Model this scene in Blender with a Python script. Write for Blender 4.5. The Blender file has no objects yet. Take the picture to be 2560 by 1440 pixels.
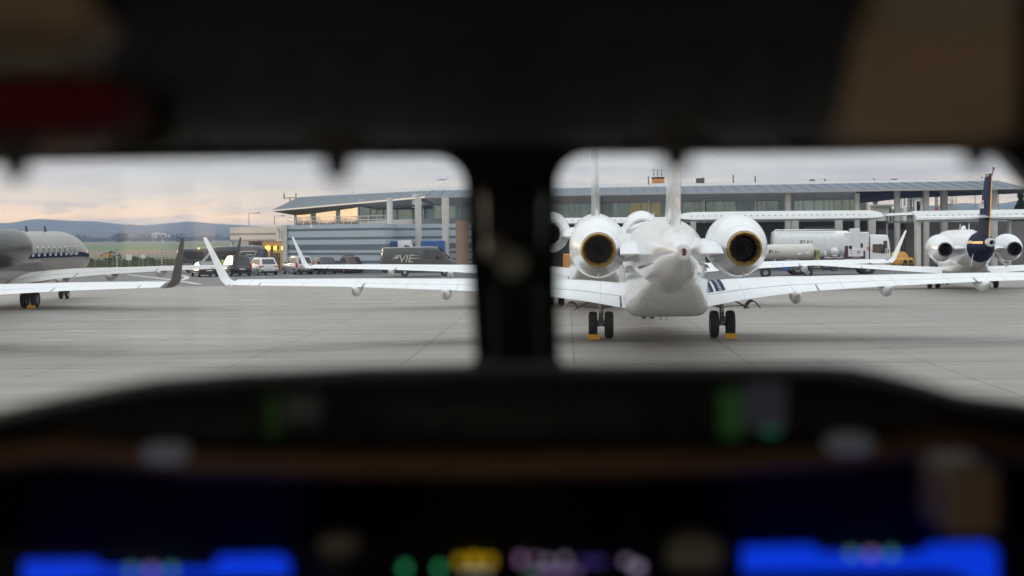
import bpy, bmesh, math, random
from mathutils import Vector, Matrix
random.seed(7)
rad = math.radians
S = bpy.context.scene
COL = S.collection

# ------------------------------------------------------------------ camera
F = 4000.0                      # focal length in pixels of the 2560 wide photograph
EYE = Vector((0.0, 0.0, 3.5))   # eye of somebody standing in the cabin door
PITCH = math.atan(132 / F); ROLL = rad(0.6)
_f = Vector((0, math.cos(PITCH), -math.sin(PITCH)))
_r0 = Vector((1, 0, 0)); _u0 = Vector((0, math.sin(PITCH), math.cos(PITCH)))
_r = math.cos(ROLL) * _r0 - math.sin(ROLL) * _u0
_u = math.sin(ROLL) * _r0 + math.cos(ROLL) * _u0
cd = bpy.data.cameras.new('camera'); cam = bpy.data.objects.new('camera', cd); COL.objects.link(cam)
cam.matrix_world = Matrix(((_r.x, _u.x, -_f.x, EYE.x), (_r.y, _u.y, -_f.y, EYE.y), (_r.z, _u.z, -_f.z, EYE.z), (0, 0, 0, 1)))
cd.sensor_width = 36; cd.lens = 36 * F / 2560
cd.clip_start = 0.05; cd.clip_end = 60000
cd.dof.use_dof = True; cd.dof.focus_distance = 60; cd.dof.aperture_fstop = 1.9; cd.dof.aperture_blades = 0
S.camera = cam

def ray(px, py):
    return _f + _r * ((px - 1280) / F) - _u * ((py - 720) / F)
def at(px, py, Y):
    d = ray(px, py); return EYE + d * (Y / d.y)
def gnd(px, py, z=0.0):
    d = ray(px, py); return EYE + d * ((z - EYE.z) / d.z)

# ------------------------------------------------------------------ world: dusk overcast sky over a Nishita sky
SUN_AZ, SUN_EL = rad(-36), rad(6)       # to the left of the view direction, low
W = bpy.data.worlds.new('World'); S.world = W; W.use_nodes = True
def build_world():
    nt = W.node_tree; nt.nodes.clear(); N = nt.nodes.new; L = nt.links.new
    out = N('ShaderNodeOutputWorld'); bg = N('ShaderNodeBackground'); bg.inputs['Strength'].default_value = 0.1
    L(bg.outputs[0], out.inputs[0])
    sky = N('ShaderNodeTexSky'); sky.sky_type = 'NISHITA'; sky.sun_disc = False
    sky.sun_elevation = SUN_EL; sky.sun_rotation = SUN_AZ
    tc = N('ShaderNodeTexCoord'); sep = N('ShaderNodeSeparateXYZ'); L(tc.outputs['Generated'], sep.inputs[0])
    def math_(op, a, b=None, clamp=False):
        n = N('ShaderNodeMath'); n.operation = op; n.use_clamp = clamp
        for i, v in enumerate((a, b)):
            if v is None: continue
            if isinstance(v, (int, float)): n.inputs[i].default_value = v
            else: L(v, n.inputs[i])
        return n.outputs[0]
    z = math_('MAXIMUM', sep.outputs['Z'], 0.0)
    # overcast layer by height: warm gap at the horizon, grey deck above, bright overhead
    zz = math_('POWER', z, 0.4)
    cr = N('ShaderNodeValToRGB'); L(zz, cr.inputs[0]); e = cr.color_ramp
    stops = [(0.0, (1.75, 1.00, 0.45)), (0.10, (1.75, 1.02, 0.46)), (0.18, (1.58, 1.02, 0.53)), (0.235, (1.20, 0.93, 0.62)), (0.27, (0.92, 0.83, 0.69)), (0.31, (0.82, 0.78, 0.69)),
             (0.45, (0.72, 0.71, 0.68)), (0.65, (0.92, 0.96, 1.02)), (1.0, (1.34, 1.43, 1.56))]
    while len(e.elements) < len(stops): e.elements.new(0.5)
    for el, (p, c) in zip(e.elements, stops): el.position = p; el.color = (*c, 1)
    # streaky cloud bands
    sc = N('ShaderNodeCombineXYZ'); L(math_('MULTIPLY', sep.outputs['X'], 7.0), sc.inputs[0]); L(math_('MULTIPLY', sep.outputs['Y'], 7.0), sc.inputs[1]); L(math_('MULTIPLY', sep.outputs['Z'], 95.0), sc.inputs[2])
    nz = N('ShaderNodeTexNoise'); nz.inputs['Scale'].default_value = 1.0; nz.inputs['Detail'].default_value = 6; nz.inputs['Roughness'].default_value = 0.55; L(sc.outputs[0], nz.inputs['Vector'])
    band = N('ShaderNodeMapRange'); band.inputs['From Min'].default_value = 0.42; band.inputs['From Max'].default_value = 0.66; band.clamp = True; L(nz.outputs[0], band.inputs['Value'])
    mixb = N('ShaderNodeMixRGB'); mixb.blend_type = 'MIX'; L(math_('MULTIPLY', band.outputs[0], 0.85), mixb.inputs[0]); L(cr.outputs[0], mixb.inputs[1]); mixb.inputs[2].default_value = (0.60, 0.545, 0.50, 1)
    # small dark cumulus near the horizon
    sc2 = N('ShaderNodeCombineXYZ'); L(math_('MULTIPLY', sep.outputs['X'], 60.0), sc2.inputs[0]); L(math_('MULTIPLY', sep.outputs['Y'], 20.0), sc2.inputs[1]); L(math_('MULTIPLY', sep.outputs['Z'], 190.0), sc2.inputs[2])
    n2 = N('ShaderNodeTexNoise'); n2.inputs['Scale'].default_value = 1.0; n2.inputs['Detail'].default_value = 5; L(sc2.outputs[0], n2.inputs['Vector'])
    b2 = N('ShaderNodeMapRange'); b2.inputs['From Min'].default_value = 0.55; b2.inputs['From Max'].default_value = 0.63; b2.clamp = True; L(n2.outputs[0], b2.inputs['Value'])
    low = N('ShaderNodeMapRange'); low.inputs['From Min'].default_value = 0.035; low.inputs['From Max'].default_value = 0.012; low.clamp = True; L(z, low.inputs['Value'])
    mixc = N('ShaderNodeMixRGB'); L(math_('MULTIPLY', math_('MULTIPLY', b2.outputs[0], low.outputs[0]), 0.6), mixc.inputs[0]); L(mixb.outputs[0], mixc.inputs[1]); mixc.inputs[2].default_value = (0.52, 0.50, 0.48, 1)
    # sunset glow low on the left
    dx, dy = math.sin(SUN_AZ), math.cos(SUN_AZ)
    dot = math_('ADD', math_('MULTIPLY', sep.outputs['X'], dx), math_('MULTIPLY', sep.outputs['Y'], dy))
    lobe = math_('POWER', math_('MAXIMUM', dot, 0.0), 70.0)
    fall = math_('EXPONENT', math_('MULTIPLY', z, -7.0))
    g = math_('MULTIPLY', lobe, fall)
    glow = N('ShaderNodeMixRGB'); glow.blend_type = 'ADD'; glow.inputs[0].default_value = 1.0
    gc = N('ShaderNodeMixRGB'); gc.blend_type = 'MULTIPLY'; gc.inputs[0].default_value = 1.0; gc.inputs[1].default_value = (5.0, 2.5, 0.80, 1); L(g, gc.inputs[2])
    L(mixc.outputs[0], glow.inputs[1]); L(gc.outputs[0], glow.inputs[2])
    up = N('ShaderNodeMixRGB'); up.blend_type = 'MULTIPLY'; up.inputs[0].default_value = 1.0; L(glow.outputs[0], up.inputs[1]); up.inputs[2].default_value = (10, 10, 10, 1)
    fin = N('ShaderNodeMixRGB'); fin.inputs[0].default_value = 0.97; L(sky.outputs[0], fin.inputs[1]); L(up.outputs[0], fin.inputs[2])
    L(fin.outputs[0], bg.inputs['Color'])
build_world()
sl = bpy.data.lights.new('sun', 'SUN'); sl.energy = 1.0; sl.angle = rad(12); sl.color = (1.0, 0.80, 0.58)
sun = bpy.data.objects.new('sun', sl); COL.objects.link(sun)
_sd = Vector((math.sin(SUN_AZ) * math.cos(SUN_EL), math.cos(SUN_AZ) * math.cos(SUN_EL), math.sin(SUN_EL)))
sun.rotation_euler = _sd.to_track_quat('Z', 'Y').to_euler(); sun.location = (-60, 40, 60)
S.view_settings.view_transform = 'Standard'; S.view_settings.look = 'None'; S.view_settings.gamma = 1.0; S.view_settings.exposure = 0.45
S.render.engine = 'CYCLES'; S.cycles.max_bounces = 8; S.cycles.transparent_max_bounces = 16; S.cycles.use_denoising = True

# ------------------------------------------------------------------ helpers
def mat(name, col, rough=0.5, metal=0.0, var=0.0, scale=3.0, bump=0.0, coat=0.0, stretch=None, emit=None, spec=0.5, bscale=None):
    m = bpy.data.materials.new(name); m.use_nodes = True; nt = m.node_tree; b = nt.nodes['Principled BSDF']
    b.inputs['Base Color'].default_value = (*col, 1); b.inputs['Roughness'].default_value = rough; b.inputs['Metallic'].default_value = metal
    b.inputs['Coat Weight'].default_value = coat; b.inputs['Specular IOR Level'].default_value = spec
    if emit:
        b.inputs['Emission Color'].default_value = (*emit[0], 1); b.inputs['Emission Strength'].default_value = emit[1]
    if var or bump:
        tc = nt.nodes.new('ShaderNodeTexCoord'); mp = nt.nodes.new('ShaderNodeMapping'); nt.links.new(tc.outputs['Object'], mp.inputs[0])
        if stretch: mp.inputs['Scale'].default_value = stretch
        n = nt.nodes.new('ShaderNodeTexNoise'); n.inputs['Scale'].default_value = scale; n.inputs['Detail'].default_value = 6; nt.links.new(mp.outputs[0], n.inputs['Vector'])
        if var:
            r = nt.nodes.new('ShaderNodeValToRGB'); nt.links.new(n.outputs[0], r.inputs[0])
            r.color_ramp.elements[0].position = 0.3; r.color_ramp.elements[1].position = 0.7
            r.color_ramp.elements[0].color = (*[c * (1 - var) for c in col], 1); r.color_ramp.elements[1].color = (*[min(1, c * (1 + var)) for c in col], 1)
            nt.links.new(r.outputs[0], b.inputs['Base Color'])
            mr = nt.nodes.new('ShaderNodeMapRange'); mr.inputs['To Min'].default_value = max(0, rough - 0.12 * min(1, var * 4)); mr.inputs['To Max'].default_value = min(1, rough + 0.12 * min(1, var * 4))
            nt.links.new(n.outputs[0], mr.inputs['Value']); nt.links.new(mr.outputs[0], b.inputs['Roughness'])
        if bump:
            n2 = n
            if bscale:
                n2 = nt.nodes.new('ShaderNodeTexNoise'); n2.inputs['Scale'].default_value = bscale; n2.inputs['Detail'].default_value = 4; nt.links.new(mp.outputs[0], n2.inputs['Vector'])
            bp = nt.nodes.new('ShaderNodeBump'); bp.inputs['Strength'].default_value = bump; bp.inputs['Distance'].default_value = 0.05
            nt.links.new(n2.outputs[0], bp.inputs['Height']); nt.links.new(bp.outputs[0], b.inputs['Normal'])
    return m

class MB:
    def __init__(s): s.v = []; s.f = []; s.m = []
    def add(s, vs, fs, m=0):
        o = len(s.v); s.v += [tuple(v) for v in vs]
        for f in fs: s.f.append([o + i for i in f]); s.m.append(m)
        return s
    def box(s, x0, x1, y0, y1, z0, z1, m=0):
        vs = [(x, y, z) for z in (z0, z1) for y in (y0, y1) for x in (x0, x1)]
        return s.add(vs, [(0, 2, 3, 1), (4, 5, 7, 6), (0, 1, 5, 4), (1, 3, 7, 5), (3, 2, 6, 7), (2, 0, 4, 6)], m)
    def bbox(s, x0, x1, y0, y1, z0, z1, b=0.02, m=0):   # box with chamfered vertical and horizontal edges
        rings = []
        for (z, i) in ((z0, b), (z0 + b, 0), (z1 - b, 0), (z1, b)):
            a, c, d, e = x0 + i, x1 - i, y0 + i, y1 - i; k = b
            rings.append([(a + k, d, z), (c - k, d, z), (c, d + k, z), (c, e - k, z), (c - k, e, z), (a + k, e, z), (a, e - k, z), (a, d + k, z)])
        return s.loft(rings, m=m)
    def loft(s, rings, cap0=True, cap1=True, m=0, closed=True):
        n = len(rings[0]); vs = [p for r in rings for p in r]; fs = []
        for i in range(len(rings) - 1):
            for j in range(n if closed else n - 1):
                k = (j + 1) % n
                fs.append((i * n + j, i * n + k, (i + 1) * n + k, (i + 1) * n + j))
        if cap0: fs.append(tuple(range(n - 1, -1, -1)))
        if cap1: fs.append(tuple(range((len(rings) - 1) * n, len(rings) * n)))
        mm = m
        if callable(m):
            o = len(s.v); s.v += [tuple(v) for v in vs]
            for f in fs:
                c = sum((Vector(vs[i]) for i in f), Vector()) / len(f); s.f.append([o + i for i in f]); s.m.append(m(c))
            return s
        return s.add(vs, fs, mm)
    def quad(s, a, b, c, d, m=0): return s.add([a, b, c, d], [(0, 1, 2, 3)], m)
    def poly(s, pts, ext, m=0):   # extrude a planar polygon by vector ext
        e = Vector(ext); n = len(pts); a = [Vector(p) for p in pts]; vs = a + [p + e for p in a]
        fs = [tuple(range(n - 1, -1, -1)), tuple(range(n, 2 * n))] + [(i, (i + 1) % n, n + (i + 1) % n, n + i) for i in range(n)]
        return s.add(vs, fs, m)
    def cyl(s, p0, p1, r0, r1=None, n=12, m=0, caps=True):
        return s.tube([p0, p1], [r0, r0 if r1 is None else r1], n, m, caps)
    def tube(s, pts, r, n=8, m=0, caps=True):
        pts = [Vector(p) for p in pts]; rs = r if isinstance(r, (list, tuple)) else [r] * len(pts); rings = []; ref = None
        for i, p in enumerate(pts):
            t = (pts[min(i + 1, len(pts) - 1)] - pts[max(i - 1, 0)]).normalized()
            if ref is None: ref = Vector((0, 0, 1)) if abs(t.z) < 0.9 else Vector((1, 0, 0))
            a = t.cross(ref).normalized(); b = t.cross(a).normalized(); ref = -b if False else ref
            rings.append([p + a * (rs[i] * math.cos(2 * math.pi * k / n)) + b * (rs[i] * math.sin(2 * math.pi * k / n)) for k in range(n)])
        return s.loft(rings, caps, caps, m)
    def lathe(s, c, axis, prof, n=24, m=0, caps=False):   # prof: (along axis, radius)
        c = Vector(c); t = Vector(axis).normalized(); ref = Vector((0, 0, 1)) if abs(t.z) < 0.9 else Vector((1, 0, 0))
        a = t.cross(ref).normalized(); b = t.cross(a).normalized()
        rings = [[c + t * d + a * (r * math.cos(2 * math.pi * k / n)) + b * (r * math.sin(2 * math.pi * k / n)) for k in range(n)] for d, r in prof]
        return s.loft(rings, caps, caps, m)
    def ball(s, c, r, n=12, m=0, sq=(1, 1, 1)):
        c = Vector(c); rings = []
        for i in range(1, n):
            th = math.pi * i / n
            rings.append([c + Vector((r * sq[0] * math.sin(th) * math.cos(2 * math.pi * k / (2 * n)), r * sq[1] * math.sin(th) * math.sin(2 * math.pi * k / (2 * n)), r * sq[2] * math.cos(th))) for k in range(2 * n)])
        return s.loft(rings, True, True, m)
    def mirror(s):
        s.v = [(-x, y, z) for x, y, z in s.v]; s.f = [f[::-1] for f in s.f]; return s
    def build(s, name, mats, parent=None, smooth=40, recalc=True):
        me = bpy.data.meshes.new(name); me.from_pydata(s.v, [], s.f)
        if not isinstance(mats, (list, tuple)): mats = [mats]
        for m in mats: me.materials.append(m)
        if len(mats) > 1: me.polygons.foreach_set('material_index', s.m)
        if recalc:
            bm = bmesh.new(); bm.from_mesh(me); bmesh.ops.recalc_face_normals(bm, faces=bm.faces); bm.to_mesh(me); bm.free()
        if smooth:
            me.polygons.foreach_set('use_smooth', [True] * len(me.polygons)); me.set_sharp_from_angle(angle=rad(smooth))
        me.update()
        o = bpy.data.objects.new(name, me); COL.objects.link(o)
        if parent: o.parent = parent
        return o

def tag(o, label=None, cat=None, group=None, kind=None):
    if label: o['label'] = label
    if cat: o['category'] = cat
    if group: o['group'] = group
    if kind: o['kind'] = kind
    return o
def empty(name, loc=(0, 0, 0), rz=0.0, **k):
    o = bpy.data.objects.new(name, None); COL.objects.link(o); o.location = loc; o.rotation_euler = (0, 0, rz); o.empty_display_size = 0.3
    return tag(o, **k)
def text(name, body, size, m, parent, loc, rot, depth=0.004, shear=0.0, sx=1.0):
    c = bpy.data.curves.new(name, 'FONT'); c.body = body; c.size = size; c.extrude = depth; c.align_x = 'CENTER'; c.align_y = 'CENTER'; c.shear = shear
    tmp = bpy.data.objects.new('tmp', c); COL.objects.link(tmp); bpy.context.view_layer.update(); me = bpy.data.meshes.new_from_object(tmp.evaluated_get(bpy.context.evaluated_depsgraph_get())); bpy.data.objects.remove(tmp); bpy.data.curves.remove(c)
    me.materials.clear(); me.materials.append(m); o = bpy.data.objects.new(name, me); COL.objects.link(o); o.parent = parent; o.location = loc; o.rotation_euler = rot; o.scale = (sx, 1, 1)
    return o
def lerp(a, b, t): return a + (b - a) * t
def interp(tab, x):
    if x <= tab[0][0]: return tab[0][1]
    for (x0, y0), (x1, y1) in zip(tab, tab[1:]):
        if x <= x1: return lerp(y0, y1, (x - x0) / (x1 - x0))
    return tab[-1][1]
def glass_mat(name, tint=(0.02, 0.03, 0.03), rough=0.04, metal=0.0, spec=0.8):
    return mat(name, tint, rough, metal, spec=spec)

M = dict(
    white=mat('white_paint', (0.80, 0.81, 0.83), 0.2, 0, coat=0.5),
    wing=mat('wing_paint', (0.80, 0.81, 0.83), 0.28, 0, coat=.2),
    wing_grey=mat('wing_grey_paint', (0.50, 0.48, 0.455), 0.3, 0.1, var=.04, scale=.8),
    silver=mat('silver_paint', (0.19, 0.18, 0.175), 0.26, 0.4, var=0.05, scale=0.6, coat=0.15),
    dark_grey=mat('dark_grey_paint', (0.060, 0.056, 0.050), 0.5, 0.0, var=0.06, scale=1.0),
    nacelle_grey=mat('nacelle_grey_paint', (0.05, 0.046, 0.045), 0.35, 0.1, var=0.05, coat=0.1),
    navy=mat('navy_paint', (0.013, 0.018, 0.052), 0.55, 0, var=0.1, spec=.03),
    gold=mat('gold_stripe', (0.72, 0.42, 0.10), 0.35, 0.3),
    brass=mat('exhaust_brass', (0.44, 0.26, 0.075), 0.38, 0.55, var=0.15, scale=6),
    black=mat('black', (0.012, 0.012, 0.013), 0.6),
    soot=mat('sooty_metal', (0.045, 0.042, 0.038), 0.55, 0.3, var=0.3, scale=5),
    rubber=mat('tyre_rubber', (0.028, 0.028, 0.030), 0.75, var=0.15, scale=8),
    rim=mat('rim_metal', (0.35, 0.35, 0.36), 0.4, 0.7),
    steel=mat('gear_steel', (0.42, 0.42, 0.43), 0.4, 0.5, var=0.15, scale=9),
    darksteel=mat('dark_steel', (0.10, 0.10, 0.105), 0.5, 0.4, var=0.2, scale=7),
    gearwhite=mat('gear_white', (0.62, 0.62, 0.62), 0.45, 0.0, var=0.1, scale=8),
    yellow=mat('chock_yellow', (0.72, 0.36, 0.03), 0.6, var=0.12, scale=9),
    glass=glass_mat('dark_glass'),
    whitebase=mat('white_plain', (0.8, 0.8, 0.8), 0.5),
    red=mat('red_lens', (0.20, 0.02, 0.02), 0.35),
    blueheat=mat('heat_blue_metal', (0.10, 0.32, 0.50), 0.3, 0.7, var=0.3, scale=6),
)

def panelled(m, base, axis, size, w, dark, grime):
    """Paint with thin panel joints across one axis and faint streaks of dirt along the airflow."""
    nt = m.node_tree; b = nt.nodes['Principled BSDF']; N = nt.nodes.new; L = nt.links.new
    tc = N('ShaderNodeTexCoord'); sp = N('ShaderNodeSeparateXYZ'); L(tc.outputs['Object'], sp.inputs[0])
    def mth(op, a_, b_=None):
        n = N('ShaderNodeMath'); n.operation = op
        for i, v in enumerate((a_, b_)):
            if v is None: continue
            if isinstance(v, (int, float)): n.inputs[i].default_value = v
            else: L(v, n.inputs[i])
        return n.outputs[0]
    def line(o, sz, off):
        f = mth('FRACT', mth('ADD', mth('DIVIDE', o, sz), off + 50)); d = mth('MULTIPLY', mth('MINIMUM', f, mth('SUBTRACT', 1.0, f)), sz)
        r = N('ShaderNodeMapRange'); r.clamp = True; r.inputs['From Min'].default_value = w * .4; r.inputs['From Max'].default_value = w; r.inputs['To Min'].default_value = 1; r.inputs['To Max'].default_value = 0; L(d, r.inputs['Value']); return r.outputs[0]
    l1 = line(sp.outputs[axis], size, .31); mp = N('ShaderNodeMapping'); L(tc.outputs['Object'], mp.inputs[0]); mp.inputs['Scale'].default_value = (2.2, .35, 2.2)
    n = N('ShaderNodeTexNoise'); n.inputs['Scale'].default_value = 1.6; n.inputs['Detail'].default_value = 7; n.inputs['Roughness'].default_value = .62; L(mp.outputs[0], n.inputs['Vector'])
    r = N('ShaderNodeMapRange'); r.clamp = True; r.inputs['From Min'].default_value = .52; r.inputs['From Max'].default_value = .78; L(n.outputs[0], r.inputs['Value'])
    k = mth('ADD', mth('MULTIPLY', l1, dark), mth('MULTIPLY', r.outputs[0], grime)); mx = N('ShaderNodeMixRGB'); L(k, mx.inputs[0]); mx.inputs[1].default_value = (*base, 1); mx.inputs[2].default_value = (.16, .145, .125, 1)
    L(mx.outputs[0], b.inputs['Base Color'])
panelled(M['white'], (.80, .81, .83), 'Y', 1.18, .016, .45, .20)
panelled(M['wing'], (.80, .81, .83), 'X', 1.55, .016, .40, .16)
# ------------------------------------------------------------------ jets (local frame: x right, y to the nose, z up, origin between the main wheels)
def ering(y, cz, rx, rz, n=44, ex=2.0):
    out = []
    for k in range(n):
        a = 2 * math.pi * k / n; c, s_ = math.cos(a), math.sin(a)
        out.append((rx * math.copysign(abs(c) ** (2 / ex), c), y, cz + rz * math.copysign(abs(s_) ** (2 / ex), s_)))
    return out
def dense(st, step=0.45):   # resample fuselage stations smoothly (Catmull style on each column)
    out = []
    for i in range(len(st) - 1):
        p0 = st[max(i - 1, 0)]; p1 = st[i]; p2 = st[i + 1]; p3 = st[min(i + 2, len(st) - 1)]
        n = max(1, int(abs(p2[0] - p1[0]) / step))
        for k in range(n):
            t = k / n; row = [lerp(p1[0], p2[0], t)]
            for c in range(1, len(p1)):
                d = p2[0] - p1[0]
                m1 = (p2[c] - p0[c]) / (p2[0] - p0[0]) * d if p2[0] != p0[0] else 0
                m2 = (p3[c] - p1[c]) / (p3[0] - p1[0]) * d if p3[0] != p1[0] else 0
                t2, t3 = t * t, t * t * t
                row.append((2 * t3 - 3 * t2 + 1) * p1[c] + (t3 - 2 * t2 + t) * m1 + (-2 * t3 + 3 * t2) * p2[c] + (t3 - t2) * m2)
            out.append(row)
    out.append(list(st[-1])); return out

AF = [0, 0.012, 0.04, 0.09, 0.17, 0.28, 0.40, 0.52, 0.64, 0.74, 0.84, 0.92, 1.0]
def thick(t):  # half thickness of the section relative to t/c = 1
    return 5 * (0.2969 * math.sqrt(t) - 0.1260 * t - 0.3516 * t * t + 0.2843 * t ** 3 - 0.1036 * t ** 4)
class Wing:
    """Stations along the span: x, leading edge y, trailing edge y, leading edge z, trailing edge z, maximum thickness."""
    def __init__(s, le, te, zl, zt, th): s.le, s.te, s.zl, s.zt, s.th = le, te, zl, zt, th
    def pt(s, x, t, side, off=0.0):   # side +1 upper, -1 lower
        l, e = interp(s.le, x), interp(s.te, x); zl, zt = interp(s.zl, x), interp(s.zt, x)
        h = thick(t) * interp(s.th, x); camber = 0.25 * interp(s.th, x) * (4 * t * (1 - t))
        return (x, lerp(l, e, t), lerp(zl, zt, t) + camber + side * h + off)
    def ring(s, x, t0, t1):
        ts = [t0] + [t for t in AF if t0 < t < t1] + [t1]
        return [s.pt(x, t, 1) for t in ts] + [s.pt(x, t, -1) for t in reversed(ts)]
    def piece(s, xs, t0, t1, mb=None, m=0):
        mb = mb or MB(); return mb.loft([s.ring(x, t0, t1) for x in xs], m=m)
def frange(a, b, n): return [lerp(a, b, i / n) for i in range(n + 1)]

GW = Wing(le=[(0.9, 4.75), (1.35, 4.4), (5.0, 1.75), (13.0, -3.75), (13.35, -3.98)],
          te=[(0.9, -1.95), (1.35, -1.95), (5.0, -2.15), (13.0, -5.25), (13.35, -5.4)],
          zl=[(0.9, 1.40), (1.35, 1.45), (2.5, 1.60), (4, 1.73), (6.6, 1.86), (10, 2.04), (13.35, 2.14)],
          zt=[(0.9, 1.06), (1.35, 1.11), (2.5, 1.34), (4, 1.54), (6.6, 1.75), (10, 1.94), (13.35, 2.06)],
          th=[(0.9, 0.66), (1.35, 0.62), (5.0, 0.40), (9, 0.24), (13.35, 0.13)])

def winglet(mb):   # blended: rises outwards from the wing tip
    rings = []
    base = Vector((13.35, -3.98, 2.10)); st = [(0, 0, 0, 1.42, 0.0, 0.13), (0.16, 0.015, -0.10, 1.38, 0.2, 0.12), (0.27, 0.07, -0.20, 1.31, 0.65, 0.115), (0.34, 0.18, -0.32, 1.20, 1.1, 0.105), (0.46, 0.55, -0.66, 0.96, 1.24, 0.09), (0.60, 0.98, -1.05, 0.70, 1.24, 0.07), (0.73, 1.38, -1.42, 0.46, 1.24, 0.05), (0.745, 1.43, -1.50, 0.34, 1.24, 0.03)]
    for dx, dz, dy, ch, ang, th in st:
        up = Vector((-math.sin(ang), 0, math.cos(ang)))
        o = base + Vector((dx, dy, dz)); ring = []
        for t in AF: ring.append(o + Vector((0, -ch * t, 0)) + up * (thick(t) * th) + Vector((0, 0, -0.06 * t * (1 if ang < .5 else 0))))
        for t in reversed(AF): ring.append(o + Vector((0, -ch * t, 0)) - up * (thick(t) * th) + Vector((0, 0, -0.06 * t * (1 if ang < .5 else 0))))
        rings.append(ring)
    return mb.loft(rings)

def wheel_mb(c, r, w, mb=None, n=28):   # axis along x; slot 0 tyre, slot 1 rim
    mb = mb or MB(); h = w / 2
    mb.lathe(c, (1, 0, 0), [(-h * .92, r * .52), (-h, r * .66), (-h * .98, r * .84), (-h * .8, r * .95), (-h * .5, r * .99), (-h * .46, r * .965), (-h * .40, r * .965), (-h * .36, r), (-.04 * w, r), (-.02 * w, r * .97), (.02 * w, r * .97), (.04 * w, r), (h * .36, r), (h * .40, r * .965), (h * .46, r * .965), (h * .5, r * .99), (h * .8, r * .95), (h * .98, r * .84), (h, r * .66), (h * .92, r * .52)], n, 0)
    for s_ in (-1, 1):
        mb.lathe(c, (s_, 0, 0), [(h * .92, r * .53), (h * .75, r * .48), (h * .45, r * .42), (h * .42, r * .2), (h * .7, r * .18), (h * .72, 0.002)], n, 1)
    return mb

def nacelle(root, sx, paint, ring_mat, ax, az, y0, y1, rx, rz, rn, droop, label=None):
    """Engine nacelle with an open inlet, exhaust nozzle, core and a pylon as sub-parts."""
    L = y0 - y1
    def c(y): return az - droop * ((y0 - y) / L) ** 1.5
    prof = [(0.10, .72), (0.0, .78), (0.02, .83), (0.08, .91), (0.2, .98), (0.36, 1.0), (0.55, .985), (0.7, .915), (0.80, max(.80, rn * 1.13 / rx + .06)), (0.90, max(.655, rn * 1.13 / rx + .03)), (0.965, rn * 1.13 / rx + .012)]
    mb = MB(); rings = []
    for t, k in prof:
        y = y0 - L * t; kz = 1.0 if t < 0.3 else lerp(1.0, 1.0, t)
        rings.append([(ax * sx + px_, y, pz_) for px_, _, pz_ in ering(y, c(y) , rx * k, lerp(rx, rz, math.sin(math.pi * min(1, t * 1.05))) * k, 40)])
    mb.loft(rings, False, False)
    mb.lathe((ax * sx, y0 - 0.1 * L, c(y0)), (0, -1, 0), [(0, rx * .72), (0.5, rx * .70), (0.9, rx * .68)], 40)
    nac = mb.build('engine_nacelle', paint, root)
    f = MB(); f.lathe((ax * sx, y0 - 0.1 * L - 0.8, c(y0)), (0, 1, 0), [(-.05, rx * .70), (0, rx * .69), (0.0, rx * .22), (0.3, rx * .1), (0.38, 0.004)], 32); f.build('fan', M['soot'], nac)
    # exhaust nozzle: scalloped lip
    e = MB(); yc = y0 - 0.965 * L; cz = c(y1); n = 48
    def sc(a, r, d): return r + d * abs(math.sin(a * 6))
    rr = []
    for y, r, d in ((yc + .05, rn * 1.125, 0), (y1 + .06, rn * 1.12, 0), (y1 - 0.02, rn * 1.10, 0), (y1 - .04, rn * 1.04, -.012), (y1 + .08, rn * .97, -.03), (y1 + .45, rn * .88, -.02)):
        rr.append([(ax * sx + sc(2 * math.pi * k / n, r, d) * math.cos(2 * math.pi * k / n), y, lerp(c(yc), cz, min(1, (yc - y) / (yc - y1 + 1e-6)) if y < yc else 0) + sc(2 * math.pi * k / n, r, d) * math.sin(2 * math.pi * k / n)) for k in range(n)])
    e.loft(rr, False, False); e.build('exhaust_nozzle', ring_mat, nac)
    d = MB(); d.lathe((ax * sx, y1 + .40, cz), (0, 1, 0), [(0, rn * .885), (0.5, rn * .86), (1.0, rn * .8), (1.02, 0.01)], 40); d.lathe((ax * sx, y1 + .35, cz), (0, 1, 0), [(0.35, rn * .56), (0, rn * .55), (0.02, rn * .52), (0.7, rn * .5)], 32)
    d.lathe((ax * sx, y1 + .5, cz), (0, 1, 0), [(0, .005), (.2, rn * .15), (.5, rn * .22)], 24)
    d.build('exhaust_core', M['soot'], nac)
    return nac

def cowl_lines(nac, sx, ax, az, y0, y1, rx, rz):
    b = MB(); y = y1 + .62; k = .80
    # drain mast below the nozzle
    b.tube([(ax * sx, y1 + .5, az - rz * .86), (ax * sx, y1 + .32, az - rz * 1.0)], .025, 6)
    b.build('drain_mast', M['gearwhite'], nac)

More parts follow.
